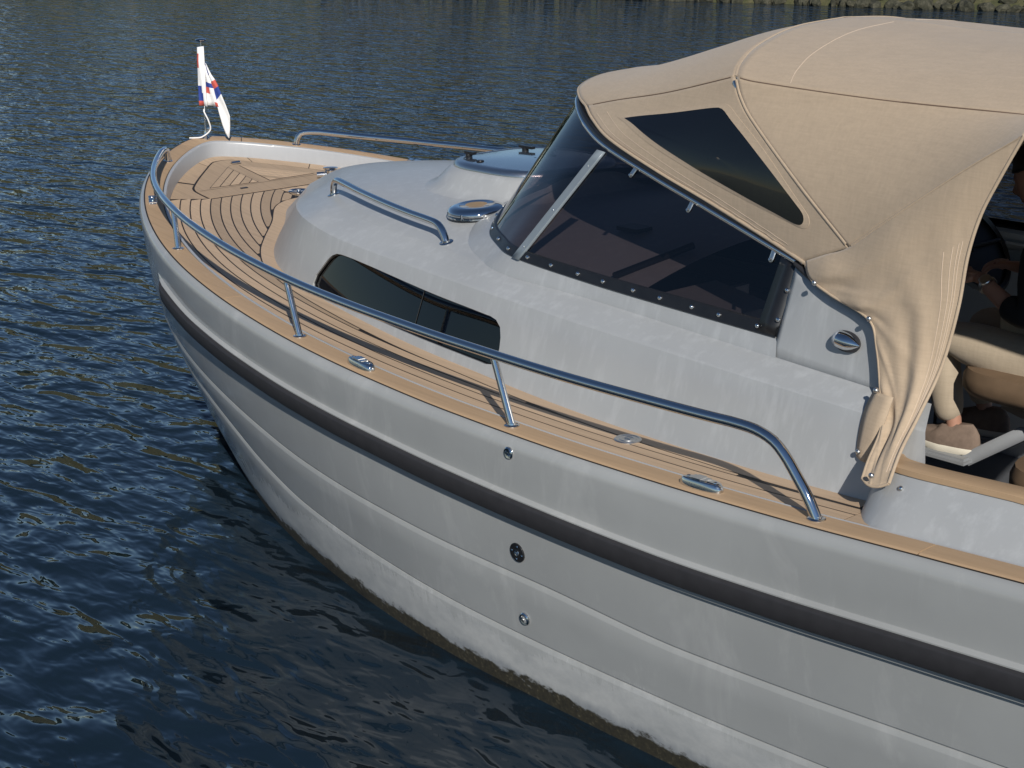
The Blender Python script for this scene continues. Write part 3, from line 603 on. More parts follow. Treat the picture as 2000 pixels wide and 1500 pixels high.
for s_ in (-1, 1):
    f = np.array((1, -s_, 1.0))
    for a, c, nm in ((0, jm, 'front_pane'), (jm, NB-1, 'side_pane')):
        mb = MB(); mb.grid(np.stack([lerp(gb[a:c+1], gt[a:c+1], t) for t in np.linspace(0, 1, 9)], 1)*f); mb.build(nm, 'tinted_glass', ws, 60)
    # bar
    e_ = lerp(gb[jm+2], gt[jm+2], 1)-gt[jm-2]; p0, p1 = gb[jm], lerp(gb[jm], gt[jm], .955); tx = (gb[jm+1]-gb[jm-1]); tx /= np.linalg.norm(tx); ax = p1-p0; ax /= np.linalg.norm(ax); nr = np.cross(ax, tx); nr /= np.linalg.norm(nr); nr *= np.sign(-nr[1])
    mb = MB(); g = []
    for t in np.linspace(-.015, 1, 12):
        p = lerp(p0, p1, t); wd = .025; g.append([(p-tx*wd+nr*h)*f for h in (.003,)]+[(p-tx*wd*.8+nr*.010)*f, (p+tx*wd*.8+nr*.010)*f, (p+tx*wd+nr*.003)*f])
    mb.grid(np.array(g)); mb.build('screen_bar', 'mullion_grey', ws, 30, .003)
    for t in (.10, .45, .86):
        p = lerp(p0, p1, t)+nr*.010; mb = MB(); mb.lathe(p*f, [(.0055, 0), (.004, .0025), (0, .003)], 10, nr*f); mb.build('bar_screw', 'brushed_steel', ws, 40)
    # lower gasket band with screws, aft gasket
    def outn(i, t=0):
        d1 = gb[min(i+1, NB-1)]-gb[max(i-1, 0)]; d2 = gt[i]-gb[i]; q = np.cross(d1, d2); q /= np.linalg.norm(q); return q*(1 if q[1] < 0 or (abs(q[1]) < .3 and q[0] < 0) else -1)
    ON = np.array([outn(i) for i in range(NB)])
    hgt = lambda i, m: gb[i]+(gt[i]-gb[i])/np.linalg.norm(gt[i]-gb[i])*m
    mb = MB(); mb.grid(np.array([[(hgt(i, -.006)+ON[i]*.002)*f, (hgt(i, -.004)+ON[i]*.006)*f, (hgt(i, .036)+ON[i]*.006)*f, (hgt(i, .042)+ON[i]*.0005)*f] for i in range(NB)])); mb.build('screen_gasket', 'black_plastic', ws, 30)
    mb = MB(); mb.grid(np.array([[(lerp(gb[j], gt[j], t)+ON[j]*.004)*f for j in (NB-3, NB-1)] for t in np.linspace(0, 1, 8)])); mb.build('screen_gasket', 'black_plastic', ws, 30, .004)
    L = np.r_[0, np.cumsum(np.linalg.norm(np.diff(gb, axis=0), axis=1))]
    for d_ in np.arange(L[jm]-.52, L[-1], .148):
        i = int(np.argmin(abs(L-d_))); p = hgt(i, .017)+ON[i]*.006
        if abs(d_-L[jm]) < .03: continue
        mb = MB(); mb.lathe(p*f, [(.0085, -.001), (.0085, .003), (.006, .007), (0, .0085)], 12, ON[i]*f); mb.build('screen_screw', 'chrome', ws, 50)
    for t in (.22, .62):
        p = lerp(gb[NB-1], gt[NB-1], t)+ON[NB-2]*.008-np.array((.008, 0, 0)); mb = MB(); mb.lathe(p*f, [(.0085, -.001), (.0085, .003), (.006, .007), (0, .0085)], 12, ON[NB-2]*f); mb.build('screen_screw', 'chrome', ws, 50)
    for i in (68, 81, 93):
        p = gt[i]-(gt[i]-gb[i])/np.linalg.norm(gt[i]-gb[i])*.038+ON[i]*.004; ax_ = (gt[i]-gb[i])/np.linalg.norm(gt[i]-gb[i]); mb = MB(); mb.tube([(p+ax_*.034)*f, (p+ax_*.004)*f, (p-ax_*.006)*f, (p-ax_*.009)*f], [.010, .010, .008, .003], 12, ex=.3, up=tuple(ON[i]*f)); mb.lathe((p+ON[i]*.004)*f, [(.006, 0), (.005, .004), (0, .005)], 10, ON[i]*f); mb.build('screen_clip', 'brushed_steel', ws, 40)
mb = MB(); P = np.concatenate([gt[::-1], mir(gt)[1:]]); mb.tube(P, .0115, 14, ex=1.0); mb.build('screen_top_rail', 'chrome', ws, 60)
mb = MB(); mb.tube(P+np.array((.012, 0, .012)), .012, 8); mb.build('screen_top_gasket', 'black_plastic', ws, 60)
# ------------------------------------------------------------------ side wings behind the windscreen, nav lights
for s_ in (-1, 1):
    f = np.array((1, -s_, 1.0))
    TP = cat([(5.05, -.965, 1.632), (5.13, -.995, 1.607), (5.25, -1.02, 1.572), (5.42, -1.055, 1.528), (5.475, -1.078, 1.46), (5.51, -1.10, 1.36), (5.53, -1.11, 1.338)], 26); BPt = np.array([(x, -float(sy(x))-.012, float(sz(x))-.01) for x in np.linspace(5.035, 5.60, 26)])
    mb = MB(); mb.grid(np.stack([lerp(BPt, TP, t) for t in np.linspace(0, 1, 8)], 1)*f); wing = mb.build('screen_wing', 'deck_gelcoat', cab, 40, .026, -1 if s_ > 0 else 1)
    mb = MB(); mb.tube((TP+np.array((0, -.002, .004)))*f, .010, 8); mb.build('wing_edge_trim', 'rubber', cab, 60)
    c = np.array((5.325, -1.066, 1.452)); tx = np.array((.985, -.16, -.05)); tx /= np.linalg.norm(tx); nr = np.array((-.12, -.95, .25)); nr -= tx*(nr@tx); nr /= np.linalg.norm(nr); w = np.cross(nr, tx)
    lamp = empty('nav_light', tuple(c*f), boat)
    def pod(u0, u1, mat, nm):
        mb = MB(); g = []
        for u in np.linspace(u0, u1, 14):
            hh = max(.02, 1-(-u/.046)**3.0) if u < 0 else max(.01, 1-(u/.070)**2.3); g.append([(c+tx*u+nr*(.032*hh*math.sin(a))+w*(.029*hh**.9*math.cos(a)))*f for a in np.linspace(-.15, math.pi+.15, 15)])
        mb.grid(np.array(g)); mb.build(nm, mat, lamp, 60)
    pod(-.0455, -.010, 'clear_lens', 'lamp_lens'); pod(-.010, .069, 'chrome', 'lamp_shell')
    mb = MB(); mb.lathe((c+tx*.010)*f, [(.052, -.006), (.052, .002), (.047, .003)], 28, nr*f, tx*f, 1.12, .62); mb.build('lamp_base', 'rubber', lamp, 40)
# ------------------------------------------------------------------ canvas hood
hood = empty('canvas_hood', (4.5, 0, 1.9), boat)
def rs(P, n): return cat(P, n)
def coons(c0, c1, d0, d1):
    n, m = len(c0), len(d0); u = np.linspace(0, 1, n)[:, None, None]; v = np.linspace(0, 1, m)[None, :, None]
    return (1-v)*c0[:, None]+v*c1[:, None]+(1-u)*d0[None]+u*d1[None]-((1-u)*(1-v)*c0[0]+u*(1-v)*c0[-1]+(1-u)*v*c1[0]+u*v*c1[-1])
def nrm(G):
    a = np.gradient(G, axis=0); c = np.gradient(G, axis=1); q = np.cross(a, c); q /= np.linalg.norm(q, axis=2)[..., None]+1e-9; return q
SF = (3.74, -.61, 1.985); HC = (4.618, -.78, 2.179); V_ = (5.292, -1.02, 1.732); SL_ = (5.10, -.985, 1.652); O_ = (5.878, -1.05, 2.14); R_ = (5.80, -.85, 2.165)
front = rs([(3.425, 0, 2.062), (3.45, -.25, 2.052), (3.53, -.44, 2.03), (3.635, -.545, 2.008), SF], 40)
hoop = rs([(4.47, 0, 2.322), (4.48, -.3, 2.306), (4.52, -.55, 2.262), (4.57, -.70, 2.215), HC], 40)
cenA = rs([(3.425, 0, 2.062), (3.75, 0, 2.115), (4.1, 0, 2.225), (4.3, 0, 2.288), (4.47, 0, 2.322)], 40)
seamA = rs([SF, (3.95, -.655, 2.03), (4.25, -.715, 2.088), HC], 40)
Apatch = coons(front, hoop, cenA, seamA)
botB = rs([SF, (3.82, -.66, 1.955), (3.99, -.742, 1.905), (4.30, -.818, 1.832), (4.60, -.872, 1.765), (4.9, -.935, 1.697), SL_], 60)
foldB = rs([HC, (4.668, -.81, 2.118), (4.755, -.85, 2.053), (5.035, -.95, 1.887), V_], 60)
Bpatch = coons(botB, foldB, seamA, rs([SL_, (5.19, -1.004, 1.69), V_], 40))
cenC = rs([(4.47, 0, 2.322), (4.75, 0, 2.328), (5.1, 0, 2.312), (5.6, 0, 2.315), (6.3, 0, 2.33), (7.1, 0, 2.26)], 70); seamC = rs([HC, (4.726, -.792, 2.17), (5.255, -.825, 2.16), R_, (6.4, -.87, 2.165), (7.05, -.86, 2.11)], 70)
aftC = rs([(7.1, 0, 2.26), (7.09, -.35, 2.245), (7.07, -.66, 2.18), (7.05, -.86, 2.11)], 40)
Cpatch = coons(cenC, seamC, hoop, aftC)
topD = rs([HC, (4.726, -.792, 2.17), (5.255, -.825, 2.16), R_], 50); diagD = rs([V_, (5.47, -1.04, 1.861), (5.692, -1.05, 2.019), O_], 50)
Dpatch = coons(topD, diagD, rs([HC, (4.668, -.81, 2.118), (4.755, -.85, 2.053), (5.035, -.95, 1.887), V_], 50), rs([R_, (5.85, -.96, 2.16), O_], 50))
topE = rs([SL_, (5.19, -1.004, 1.69), V_, (5.47, -1.04, 1.861), (5.692, -1.05, 2.019), O_], 60)
rightE = rs([O_, (5.812, -1.05, 2.011), (5.762, -1.05, 1.903), (5.736, -1.06, 1.782), (5.724, -1.07, 1.631), (5.702, -1.10, 1.456), (5.692, -1.185, 1.322), (5.705, -1.285, 1.238), (5.730, -1.372, 1.166)], 70)
leftE = rs([SL_, (5.154, -1.022, 1.612), (5.25, -1.05, 1.583), (5.429, -1.086, 1.54), (5.478, -1.108, 1.465), (5.519, -1.138, 1.359), (5.580, -1.205, 1.270), (5.612, -1.312, 1.186), (5.632, -1.362, 1.154)], 70)
botE = rs([(5.632, -1.362, 1.154), (5.664, -1.376, 1.146), (5.698, -1.378, 1.150), (5.730, -1.372, 1.166)], 60)
Epatch = coons(topE, botE, leftE, rightE)
u = np.linspace(0, 1, 60)[:, None]; v = np.linspace(0, 1, 70)[None, :]
win_ = np.sin(np.pi*u)*(v**.9)
fold = win_*(.013*np.sin(2*np.pi*(1.35*u+.35*v)+.6)*np.clip(v*1.6-.25, 0, 1)+.006*np.sin(2*np.pi*(3.1*u-1.2*v)))*np.clip((1-v)*6, 0, 1)
pk = .010*np.exp(-((u-.10)/.10)**2)*np.sin(26*v)*np.clip(.55-v, 0, .3)/.3
nE = nrm(Epatch); nE *= np.sign(-nE[..., 1:2]); cre = 0
for v0, kk, am, ln in ((.10, .10, .007, .35), (.17, .45, .006, .30), (.33, -.05, .008, .40), (.40, .35, .007, .45), (.47, .7, .006, .35), (.63, .25, .007, .4), (.75, .6, .006, .6)):
    cre = cre+am*np.exp(-((v-v0-kk*u)/.022)**2)*np.exp(-u/ln)*np.clip(u*12, 0, 1)
Epatch = Epatch+nE*(fold+pk+cre)[..., None]
ripB = np.linspace(0, 1, 40)[None, :]; uB = np.linspace(0, 1, 60)[:, None]
nB = nrm(Bpatch); nB *= np.sign(-nB[..., 1:2]+1e-6); Bpatch = Bpatch+nB*(.0035*np.exp(-(ripB/.13)**2)*np.sin(95*uB+8*ripB)*np.clip(uB*3-1.6, 0, 1)*np.clip((1-uB)*14, 0, 1))[..., None]
nA = nrm(Apatch); nA *= np.sign(nA[..., 2:3]); 
nD = nrm(Dpatch); nD *= np.sign(-nD[..., 1:2]); sgD = np.sin(np.pi*np.linspace(0, 1, 50)); Dpatch = Dpatch+nD*(-.010*sgD[:, None]*sgD[None, :])[..., None]
PAT = (('front_panel', Apatch), ('side_panel', Bpatch), ('roof_panel', Cpatch), ('quarter_panel', Dpatch), ('side_curtain', Epatch))
def surfpt(G, p):
    d = np.linalg.norm(G-np.asarray(p), axis=2); i, j = np.unravel_index(d.argmin(), d.shape); n, m = G.shape[:2]; a, c = i/(n-1), j/(m-1); return np.array((a, c))
def ev(G, uvp):
    n, m = G.shape[:2]; a, c = np.clip(uvp[0], 0, 1)*(n-1), np.clip(uvp[1], 0, 1)*(m-1); i, j = min(int(a), n-2), min(int(c), m-2); s, t = a-i, c-j
    return (1-s)*(1-t)*G[i, j]+s*(1-t)*G[i+1, j]+(1-s)*t*G[i, j+1]+s*t*G[i+1, j+1]
def proj_uv(G, p):
    q = surfpt(G, p); p = np.asarray(p); h = 1e-3
    for _ in range(12):
        e = p-ev(G, q); J = np.stack([(ev(G, q+(h, 0))-ev(G, q-(h, 0)))/(2*h), (ev(G, q+(0, h))-ev(G, q-(0, h)))/(2*h)], 1); q = np.clip(q+.7*np.linalg.lstsq(J, e, rcond=None)[0], .002, .998)
    return q
WP = [(4.06, -.672, 1.948), (4.20, -.705, 1.982), (4.40, -.755, 2.03), (4.565, -.795, 2.068), (4.60, -.806, 2.066), (4.64, -.815, 2.045), (4.76, -.855, 1.982), (4.915, -.90, 1.897), (5.06, -.95, 1.812), (5.083, -.963, 1.788), (5.078, -.967, 1.768), (5.055, -.966, 1.762), (5.0, -.955, 1.77), (4.80, -.895, 1.806), (4.60, -.835, 1.846), (4.35, -.757, 1.894), (4.15, -.70, 1.931)]
wuv = np.array([proj_uv(Bpatch, p) for p in WP])
wl_ = cat([tuple(q)+(0,) for q in np.vstack([wuv, wuv[:1]])], 121)[:-1, :2]
def surf_ring(G, U, off):
    out = []
    for q in U:
        h = 4e-3; n_ = np.cross(ev(G, q+(h, 0))-ev(G, q-(h, 0)), ev(G, q+(0, h))-ev(G, q-(0, h))); n_ /= np.linalg.norm(n_); n_ *= 1 if n_[1] < 0 else -1; out.append(ev(G, q)+n_*off)
    return np.array(out)
cu = wl_.mean(0); hem = cu+(wl_-cu)*1.0
d_ = wl_-cu; dl = np.linalg.norm(d_*np.array((1.35, .35)), axis=1)[:, None]
rings = [surf_ring(Bpatch, cu+(wl_-cu)*t, .0052) for t in (1, .86, .7, .52, .34, .16, .02)]
outer = surf_ring(Bpatch, np.clip(cu+d_*1.0, 0, 1), .0052); ou = surf_ring(Bpatch, np.clip(wl_+d_/np.linalg.norm(d_, axis=1)[:, None]*np.array((.011, .030)), .004, .996), .0036); oo = surf_ring(Bpatch, np.clip(wl_+d_/np.linalg.norm(d_, axis=1)[:, None]*np.array((.022, .060)), .004, .996), .0032)
def ribbon(P, Nv, w, off, name, mat, parent, f):
    P = np.asarray(P); T = np.gradient(P, axis=0); T /= np.linalg.norm(T, axis=1)[:, None]; S_ = np.cross(Nv, T); mb = MB(); mb.grid(np.stack([(P-S_*w+Nv*off*.3), P-S_*w*.6+Nv*off, P+S_*w*.6+Nv*off, (P+S_*w+Nv*off*.3)], 1)*f); return mb.build(name, mat, parent, 60)
for s_ in (-1, 1):
    f = np.array((1, -s_, 1.0))
    for nm, Gp in PAT:
        mb = MB(); mb.grid(Gp*f); mb.build(nm, 'canvas', hood, 60, .004, 0)
    mb = MB(); mb.grid(np.array(rings)*f, close_v=True); mb.build('hood_window', 'hood_vinyl', hood, 60)
    mb = MB(); mb.grid(np.stack([rings[0]-np.array((0, 0, 0)), ou, oo, surf_ring(Bpatch, np.clip(wl_+d_/np.linalg.norm(d_, axis=1)[:, None]*np.array((.023, .062)), .004, .996), .001)], 0)*f, close_v=True); mb.build('window_hem', 'canvas', hood, 40)
    mb = MB(); mb.grid(np.array(rings)*f*np.array((1, 1, 1))-np.array((0, 0, 0)), close_v=True)
    # seams and stitching
    def seam(P, G, nm, mat, w=.003, off=.0035):
        q = nrm(G); fl = q.reshape(-1, 3); pts = G.reshape(-1, 3); Nv = np.array([fl[np.argmin(((pts-p)**2).sum(1))] for p in P]); Nv *= np.where((Nv[:, 1] < 0) | (Nv[:, 2] > .8), 1, -1)[:, None]; ribbon(P, Nv, w, off, nm, mat, hood, f)
    seam(seamA[2:-1], Apatch, 'seam', 'seam_dark', .0022); seam(topD[1:-1], Dpatch, 'seam', 'seam_dark', .0022); seam(seamC[20:-1], Cpatch, 'seam', 'seam_dark', .0022)
    seam(foldB[1:-1], Dpatch, 'fold_piping', 'canvas', .0055, .0045); seam(diagD[1:-1], Dpatch, 'fold_piping', 'canvas', .0045, .0042)
    seam(Cpatch[7, 3:39], Cpatch, 'stitching', 'seam_thread', .0013, .003)
    seam(Cpatch[0], Cpatch, 'fold_piping', 'canvas', .0045, .0045)
    for uu_ in (.80, .865, .905, .93): 
        iu = uu_*59; i_ = int(iu); seam(lerp(Epatch[i_, 20:67], Epatch[i_+1, 20:67], iu-i_), Epatch, 'stitching', 'seam_thread', .0011, .0032)
    for i_ in (2, 5): seam(Bpatch[3:55, i_], Bpatch, 'stitching', 'seam_thread', .0009, .003)
    mb = MB(); mb.tube(rightE*f, .0055, 8); mb.tube((botE)*f, .0045, 8); mb.tube(leftE*f, .0045, 8); mb.build('hem', 'canvas', hood, 60)
    mb = MB(); mb.tube((botB+np.array((0, -.002, -.004)))*f, .0065, 8); mb.tube((front+np.array((0, 0, -.004)))*f, .0065, 8); mb.build('hem', 'canvas', hood, 60)
    # storm flap and press studs
    FA = rs([(5.512, -1.158, 1.352), (5.50, -1.185, 1.29), (5.50, -1.205, 1.22), (5.508, -1.222, 1.158)], 16); FB = rs([(5.60, -1.185, 1.355), (5.592, -1.21, 1.28), (5.578, -1.228, 1.20), (5.55, -1.234, 1.15)], 16)
    mb = MB(); mb.grid(np.stack([FA, lerp(FA, FB, .3)+(0, -.004, 0), lerp(FA, FB, .65)+(0, -.005, 0), FB], 1)*f); mb.build('storm_flap', 'canvas', hood, 60, .004, 0)
    for p in ((5.199, -1.062, 1.612), (5.442, -1.106, 1.55), (5.532, -1.178, 1.360), (5.522, -1.236, 1.178), (5.680, -1.388, 1.182)):
        mb = MB(); mb.lathe(np.array(p)*f, [(.0085, -.004), (.0085, .002), (.006, .0055), (0, .007)], 12, np.array((-.2, -1, .2))*f); mb.build('press_stud', 'brushed_steel', hood, 50)
# hood frame hoops under the canvas
for s_ in (-1, 1):
    pass
Hp = np.concatenate([(hoop-np.array((0, 0, .02)))[::-1], mir(hoop-np.array((0, 0, .02)))[1:]]); Hp = np.vstack([[(5.30, -.96, 1.45)], Hp, [(5.30, .96, 1.45)]])
mb = MB(); mb.tube(Hp, .0125, 10); mb.build('hood_hoop', 'brushed_steel', hood, 60)
Ha = np.concatenate([(aftC-np.array((.02, 0, .02)))[::-1], mir(aftC-np.array((.02, 0, .02)))[1:]]); Ha = np.vstack([[(6.6, -1.2, 1.2)], Ha, [(6.6, 1.2, 1.2)]]); mb = MB(); mb.tube(Ha, .0125, 10); mb.build('hood_hoop', 'brushed_steel', hood, 60)
# roof valance aft of the side curtain
for s_ in (-1, 1):
    f = np.array((1, -s_, 1.0)); a_ = rs([R_, (6.4, -.87, 2.165), (7.05, -.86, 2.11)], 30); c_ = rs([O_, (6.4, -1.06, 2.16), (7.05, -.99, 2.04)], 30); mb = MB(); mb.grid(np.stack([a_, lerp(a_, c_, .5)+(0, 0, .012), c_], 1)*f); mb.build('hood_valance', 'canvas', hood, 60, .004, 0)

# ------------------------------------------------------------------ cockpit
cock = empty('cockpit', (6.5, 0, .45), boat)
for s_ in (-1, 1):
    f = np.array((1, -s_, 1.0))
    ob = cat([(5.585, -1.235), (5.605, -1.315), (5.645, -1.375), (5.70, -1.422), (5.785, -1.445), (5.92, -1.446), (6.3, -1.442), (7.3, -1.41), (8.5, -1.34)], 90)
    ot = cat([(5.60, -1.205), (5.618, -1.25), (5.65, -1.285), (5.70, -1.312), (5.785, -1.326), (5.92, -1.328), (6.3, -1.325), (7.3, -1.30), (8.5, -1.24)], 90)
    it = cat([(5.66, -1.20), (5.67, -1.215), (5.69, -1.228), (5.73, -1.238), (5.80, -1.243), (5.92, -1.245), (6.3, -1.242), (7.3, -1.22), (8.5, -1.16)], 90)
    zt = lambda P: 1.178+.025*np.clip((P[:, 0]-5.6)/.5, 0, 1)
    col3 = lambda P, z: np.stack([P[:, 0], P[:, 1], z], -1)
    Zt = zt(ot); zb = zs(ob[:, 0])-.004; g = np.stack([col3(ob, zb), col3(lerp(ob, ot, .12), zb+.02), col3(lerp(ob, ot, .5), lerp(zb, Zt, .5)+.006), col3(lerp(ob, ot, .9), lerp(zb, Zt, .9)+.004), col3(ot, Zt), col3(it, Zt), col3(it, np.full(90, .42))], 1)
    mb = MB(); mb.grid(g*f); mb.build('coaming_side', 'deck_gelcoat', cock, 40)
    # teak capping in two lengths
    for a, c in ((0, 38), (38, 89)):
        A2, B2 = col3(lerp(ot, it, -.06), Zt)[a:c+1], col3(lerp(ot, it, 1.05), Zt)[a:c+1]; A2 = A2.copy(); B2 = B2.copy()
        if a: A2[0] += (A2[1]-A2[0])*.1; B2[0] += (B2[1]-B2[0])*.1
        mb = MB(); m4 = np.stack([A2+(0, 0, .001), A2+(0, 0, .018), lerp(A2, B2, .1)+(0, 0, .022), lerp(A2, B2, .9)+(0, 0, .022), B2+(0, 0, .018), B2+(0, 0, .001)], 1)*f
        o = mb.grid(m4); nq = len(A2); mb.f += [tuple(range(o, o+6)), tuple(reversed(range(o+(nq-1)*6, o+nq*6)))]; mb.mi += [0, 0]; mb.build('coaming_cap', 'teak_cap', cock, 30)
    for x in (5.70, 6.15, 6.6):
        i_ = int(np.argmin(abs(ob[:, 0]-x))); p = np.array((*lerp(ob[i_], ot[i_], .72), lerp(zb[i_], Zt[i_], .75)+.004)); mb = MB(); mb.lathe(p*f, [(.008, -.003), (.008, .002), (.005, .005), (0, .006)], 12, np.array((0, -1, .5))*f); mb.build('coaming_stud', 'chrome', cock, 50)
    mb = MB(); mb.box((4.95, s_*1.045, .83), (.63, .012, .41)); mb.build('side_liner', 'liner_gelcoat', cock, 20)
mb = MB(); mb.box((6.4, 0, .40), (2.15, 1.25, .02)); mb.build('cockpit_sole', 'dark_liner', cock, 20)
mb = MB(); mb.box((8.45, 0, .75), (.02, 1.2, .42)); mb.build('aft_bulkhead', 'liner_gelcoat', cock, 20)
mb = MB(); mb.box((4.29, -.66, .87), (.015, .37, .46)); mb.box((4.29, .66, .87), (.015, .37, .46)); mb.build('forward_bulkhead', 'liner_gelcoat', cock, 20)
# dashboard with hatch and grab bar, seen through the windscreen
dash = empty('dashboard', (4.2, -.3, 1.4), boat)
mb = MB(); mb.prism([(4.30, -.95), (4.62, -.96), (4.62, -.52), (4.30, -.48)], 1.30, lambda x: 1.375-.10*(x-4.3)); mb.build('console', 'liner_gelcoat', dash, 20)
mb = MB(); mb.prism([(4.30, .25), (4.66, .25), (4.66, .93), (4.30, .93)], 1.30, lambda x: 1.50-.35*(x-4.3)); mb.build('console', 'dark_liner', dash, 20)
mb = MB(); mb.box((3.82, -.42, roofz(3.82, -.42)+.010), (.055, .045, .008)); mb.build('dash_vent', 'black_plastic', dash, 20)
mb = MB(); mb.tube([(4.12, -.84, roofz(4.12, -.84)+.015), (4.20, -.5, roofz(4.2, -.5)+.02)], .014, 10); mb.build('dash_bar', 'black_plastic', dash, 50)
mb = MB(); mb.lathe((4.74, .55, 1.42), [(.20, -.012), (.213, 0), (.20, .012), (.187, 0), (.20, -.012)], 32, (.8, 0, .6)); mb.tube([(4.62, .55, 1.33), (4.74, .55, 1.42)], .02, 10); mb.tube([(4.74, .36, 1.42), (4.74, .74, 1.42)], .009, 8); mb.build('steering_wheel', 'black_plastic', dash, 50)
# far-side grab handle on the coaming liner
mb = MB(); mb.tube(cat([(5.66, 1.14, 1.02), (5.66, 1.09, 1.03), (5.66, 1.09, 1.17), (5.66, 1.14, 1.18)], 24), .008, 8); mb.build('grab_handle', 'chrome', cock, 60)
# helm seats with footrests
def helm_seat(x, y, z, nm='helm_seat', foot=True):
    s = empty(nm, (x, y, .42), boat)
    mb = MB(); g = []
    for h, a in ((-.05, .80), (-.045, .93), (-.02, 1), (.015, 1), (.045, .95), (.055, .75), (.058, .02)):
        q = squircle(0, 0, .235, 3.4, 40); g.append([(x+px*a*1.02, y+py*a, z+h) for px, py in q])
    mb.grid(np.array(g), close_v=True); mb.f.append(tuple(range(40))); mb.mi.append(0); mb.build('seat_cushion', 'cushion_brown', s, 50)
    mb = MB(); g = []
    for xx_, hh in ((.20, .03), (.26, .10), (.285, .22), (.30, .36), (.315, .42)):
        g.append([(x+xx_+.035*math.cos(a), y+.23*math.sin(a)*(1 if hh < .4 else .9), z+hh+.06*abs(math.sin(a))) for a in np.linspace(0, 2*math.pi, 24, endpoint=False)])
    mb.grid(np.array(g), close_v=True); mb.f.append(tuple(len(mb.v)-24+i for i in range(24))); mb.mi.append(0); mb.build('seat_back', 'cushion_brown', s, 60)
    mb = MB(); mb.lathe((x+.05, y, .42), [(.15, 0), (.15, .015), (.06, .03), (.055, .28), (.045, .285), (.045, z-.47)], 24); mb.build('pedestal', 'grey_plastic', s, 40)
    if foot:
        mb = MB()
        for j in range(9): mb.box((x-.30-.0, y-.16+.04*j, .842), (.12, .016, .006))
        mb.box((x-.30, y, .834), (.13, .19, .005)); mb.build('footrest', 'grey_plastic', s, 20)
        mb = MB()
        for q in (-.13, .13): mb.tube([(x-.20, y+q, .832), (x-.02, y+q*.6, .96), (x+.04, y+q*.3, .97)], .016, 10, ex=1.6)
        mb.build('footrest_arm', 'grey_plastic', s, 40)
    return s
helm_seat(5.44, -.06, 1.14); helm_seat(5.98, -.62, 1.05, foot=False)
mb = MB(); mb.lathe((5.36, -.42, .80), [(.03, -.02), (.048, -.016), (.05, 0), (.048, .016), (.03, .02), (.022, .012), (.022, -.012)], 22, (.35, -1, .1)); mb.build('mooring_line_reel', 'white_plastic', boat, 50)

# ------------------------------------------------------------------ flag staff and pennant
zf = float(zs(.055))+.0065
staff = empty('flag_staff', (.055, 0, zf)); tag(staff, 'slim steel flag staff with a disc top on the bow', 'flag staff')
mb = MB(); mb.tube([(.055, 0, zf), (.058, 0, zf+.548)], .0055, 10); mb.build('pole', 'chrome', staff, 50)
mb = MB(); mb.lathe((.058, 0, zf+.548), [(.004, -.012), (.006, -.006), (.030, .002), (.0315, .006), (.026, .011), (.012, .014), (0, .0145)], 24); mb.build('staff_disc', 'chrome', staff, 50)
mb = MB(); mb.lathe((.055, 0, zf-.004), [(.024, 0), (.024, .008), (.016, .014), (.010, .03), (.009, .05)], 18); mb.box((.066, .012, zf+.05), (.010, .008, .008)); mb.build('staff_socket', 'chrome', staff, 40)
mb = MB(); mb.tube(cat([(.056, -.004, zf+.165), (.075, -.015, zf+.155), (.095, .0, zf+.10), (.088, .01, zf+.05), (.06, -.03, zf+.012), (.03, -.06, zf+.007), (.015, -.085, zf+.007)], 40), .0042, 8); mb.build('halyard', 'white_cloth', staff, 60)
# pennant: cloth gathered round the staff, drawn in the staff's own plane (a along the fold direction, h up)
fl = empty('pennant', (.056, 0, zf+.17)); tag(fl, 'limp white, red and blue pennant furled round the bow staff', 'flag')
ua = np.array((.674, .739, 0)); un = np.array((.739, -.674, 0))
def fpt(a, h, dpt): return np.array((.057, 0, zf))+ua*a+un*dpt+np.array((0, 0, h))
PX = 1/300.                               # metres per drawing unit
def cloth(rows, mats, nm, base=0, amp=.006):
    mb = MB(); g = []; n = 9
    for a0, a1, h0, h1, _ in rows: g.append([fpt(a0+(a1-a0)*t, h0+(h1-h0)*t, base+amp*math.sin(t*5.5+h0*14)+.010*t) for t in np.linspace(0, 1, n)])
    g = np.array(g); o = mb.add(g.reshape(-1, 3), [])
    for i in range(len(rows)-1):
        for j in range(n-1): mb.f.append((o+i*n+j, o+i*n+j+1, o+(i+1)*n+j+1, o+(i+1)*n+j)); c = rows[i][4]; mb.mi.append(c if isinstance(c, int) else c[0 if (j+.5)/(n-1) < c[2] else 1])
    return mb.build(nm, mats, fl, 60, .0022, 0, False)
CM = ['white_cloth', 'red_cloth', 'blue_cloth']
cloth([(-.020, .018, .515, .52, 0), (-.022, .018, .48, .48, (1, 0, .2)), (-.026, .018, .44, .44, (1, 0, .22)), (-.026, .018, .40, .40, 0), (-.027, .018, .35, .35, 0), (-.028, .018, .30, .30, (2, 0, .55)), (-.028, .018, .26, .26, (2, 0, .62)), (-.028, .020, .215, .215, (1, 0, .6)), (-.027, .022, .19, .185, 0)], CM, 'hoist_cloth', .008)
cloth([(.010, .026, .42, .41, 0), (.010, .040, .36, .35, 0), (.010, .052, .325, .31, (2, 2, .5)), (.010, .060, .295, .285, (1, 0, .55)), (.012, .068, .26, .245, 0), (.014, .078, .22, .205, (0, 1, .72)), (.020, .084, .19, .18, 0)], CM, 'middle_fold', .002)
cloth([(.020, .026, .43, .425, (2, 0, .5)), (.032, .052, .36, .365, 0), (.042, .072, .32, .335, 1), (.054, .090, .275, .30, 2), (.070, .104, .215, .255, 0), (.084, .128, .15, .19, 0), (.100, .146, .08, .13, 0), (.116, .143, .03, .07, 0), (.132, .136, .004, .008, 0)], CM, 'fly_cloth', .014)

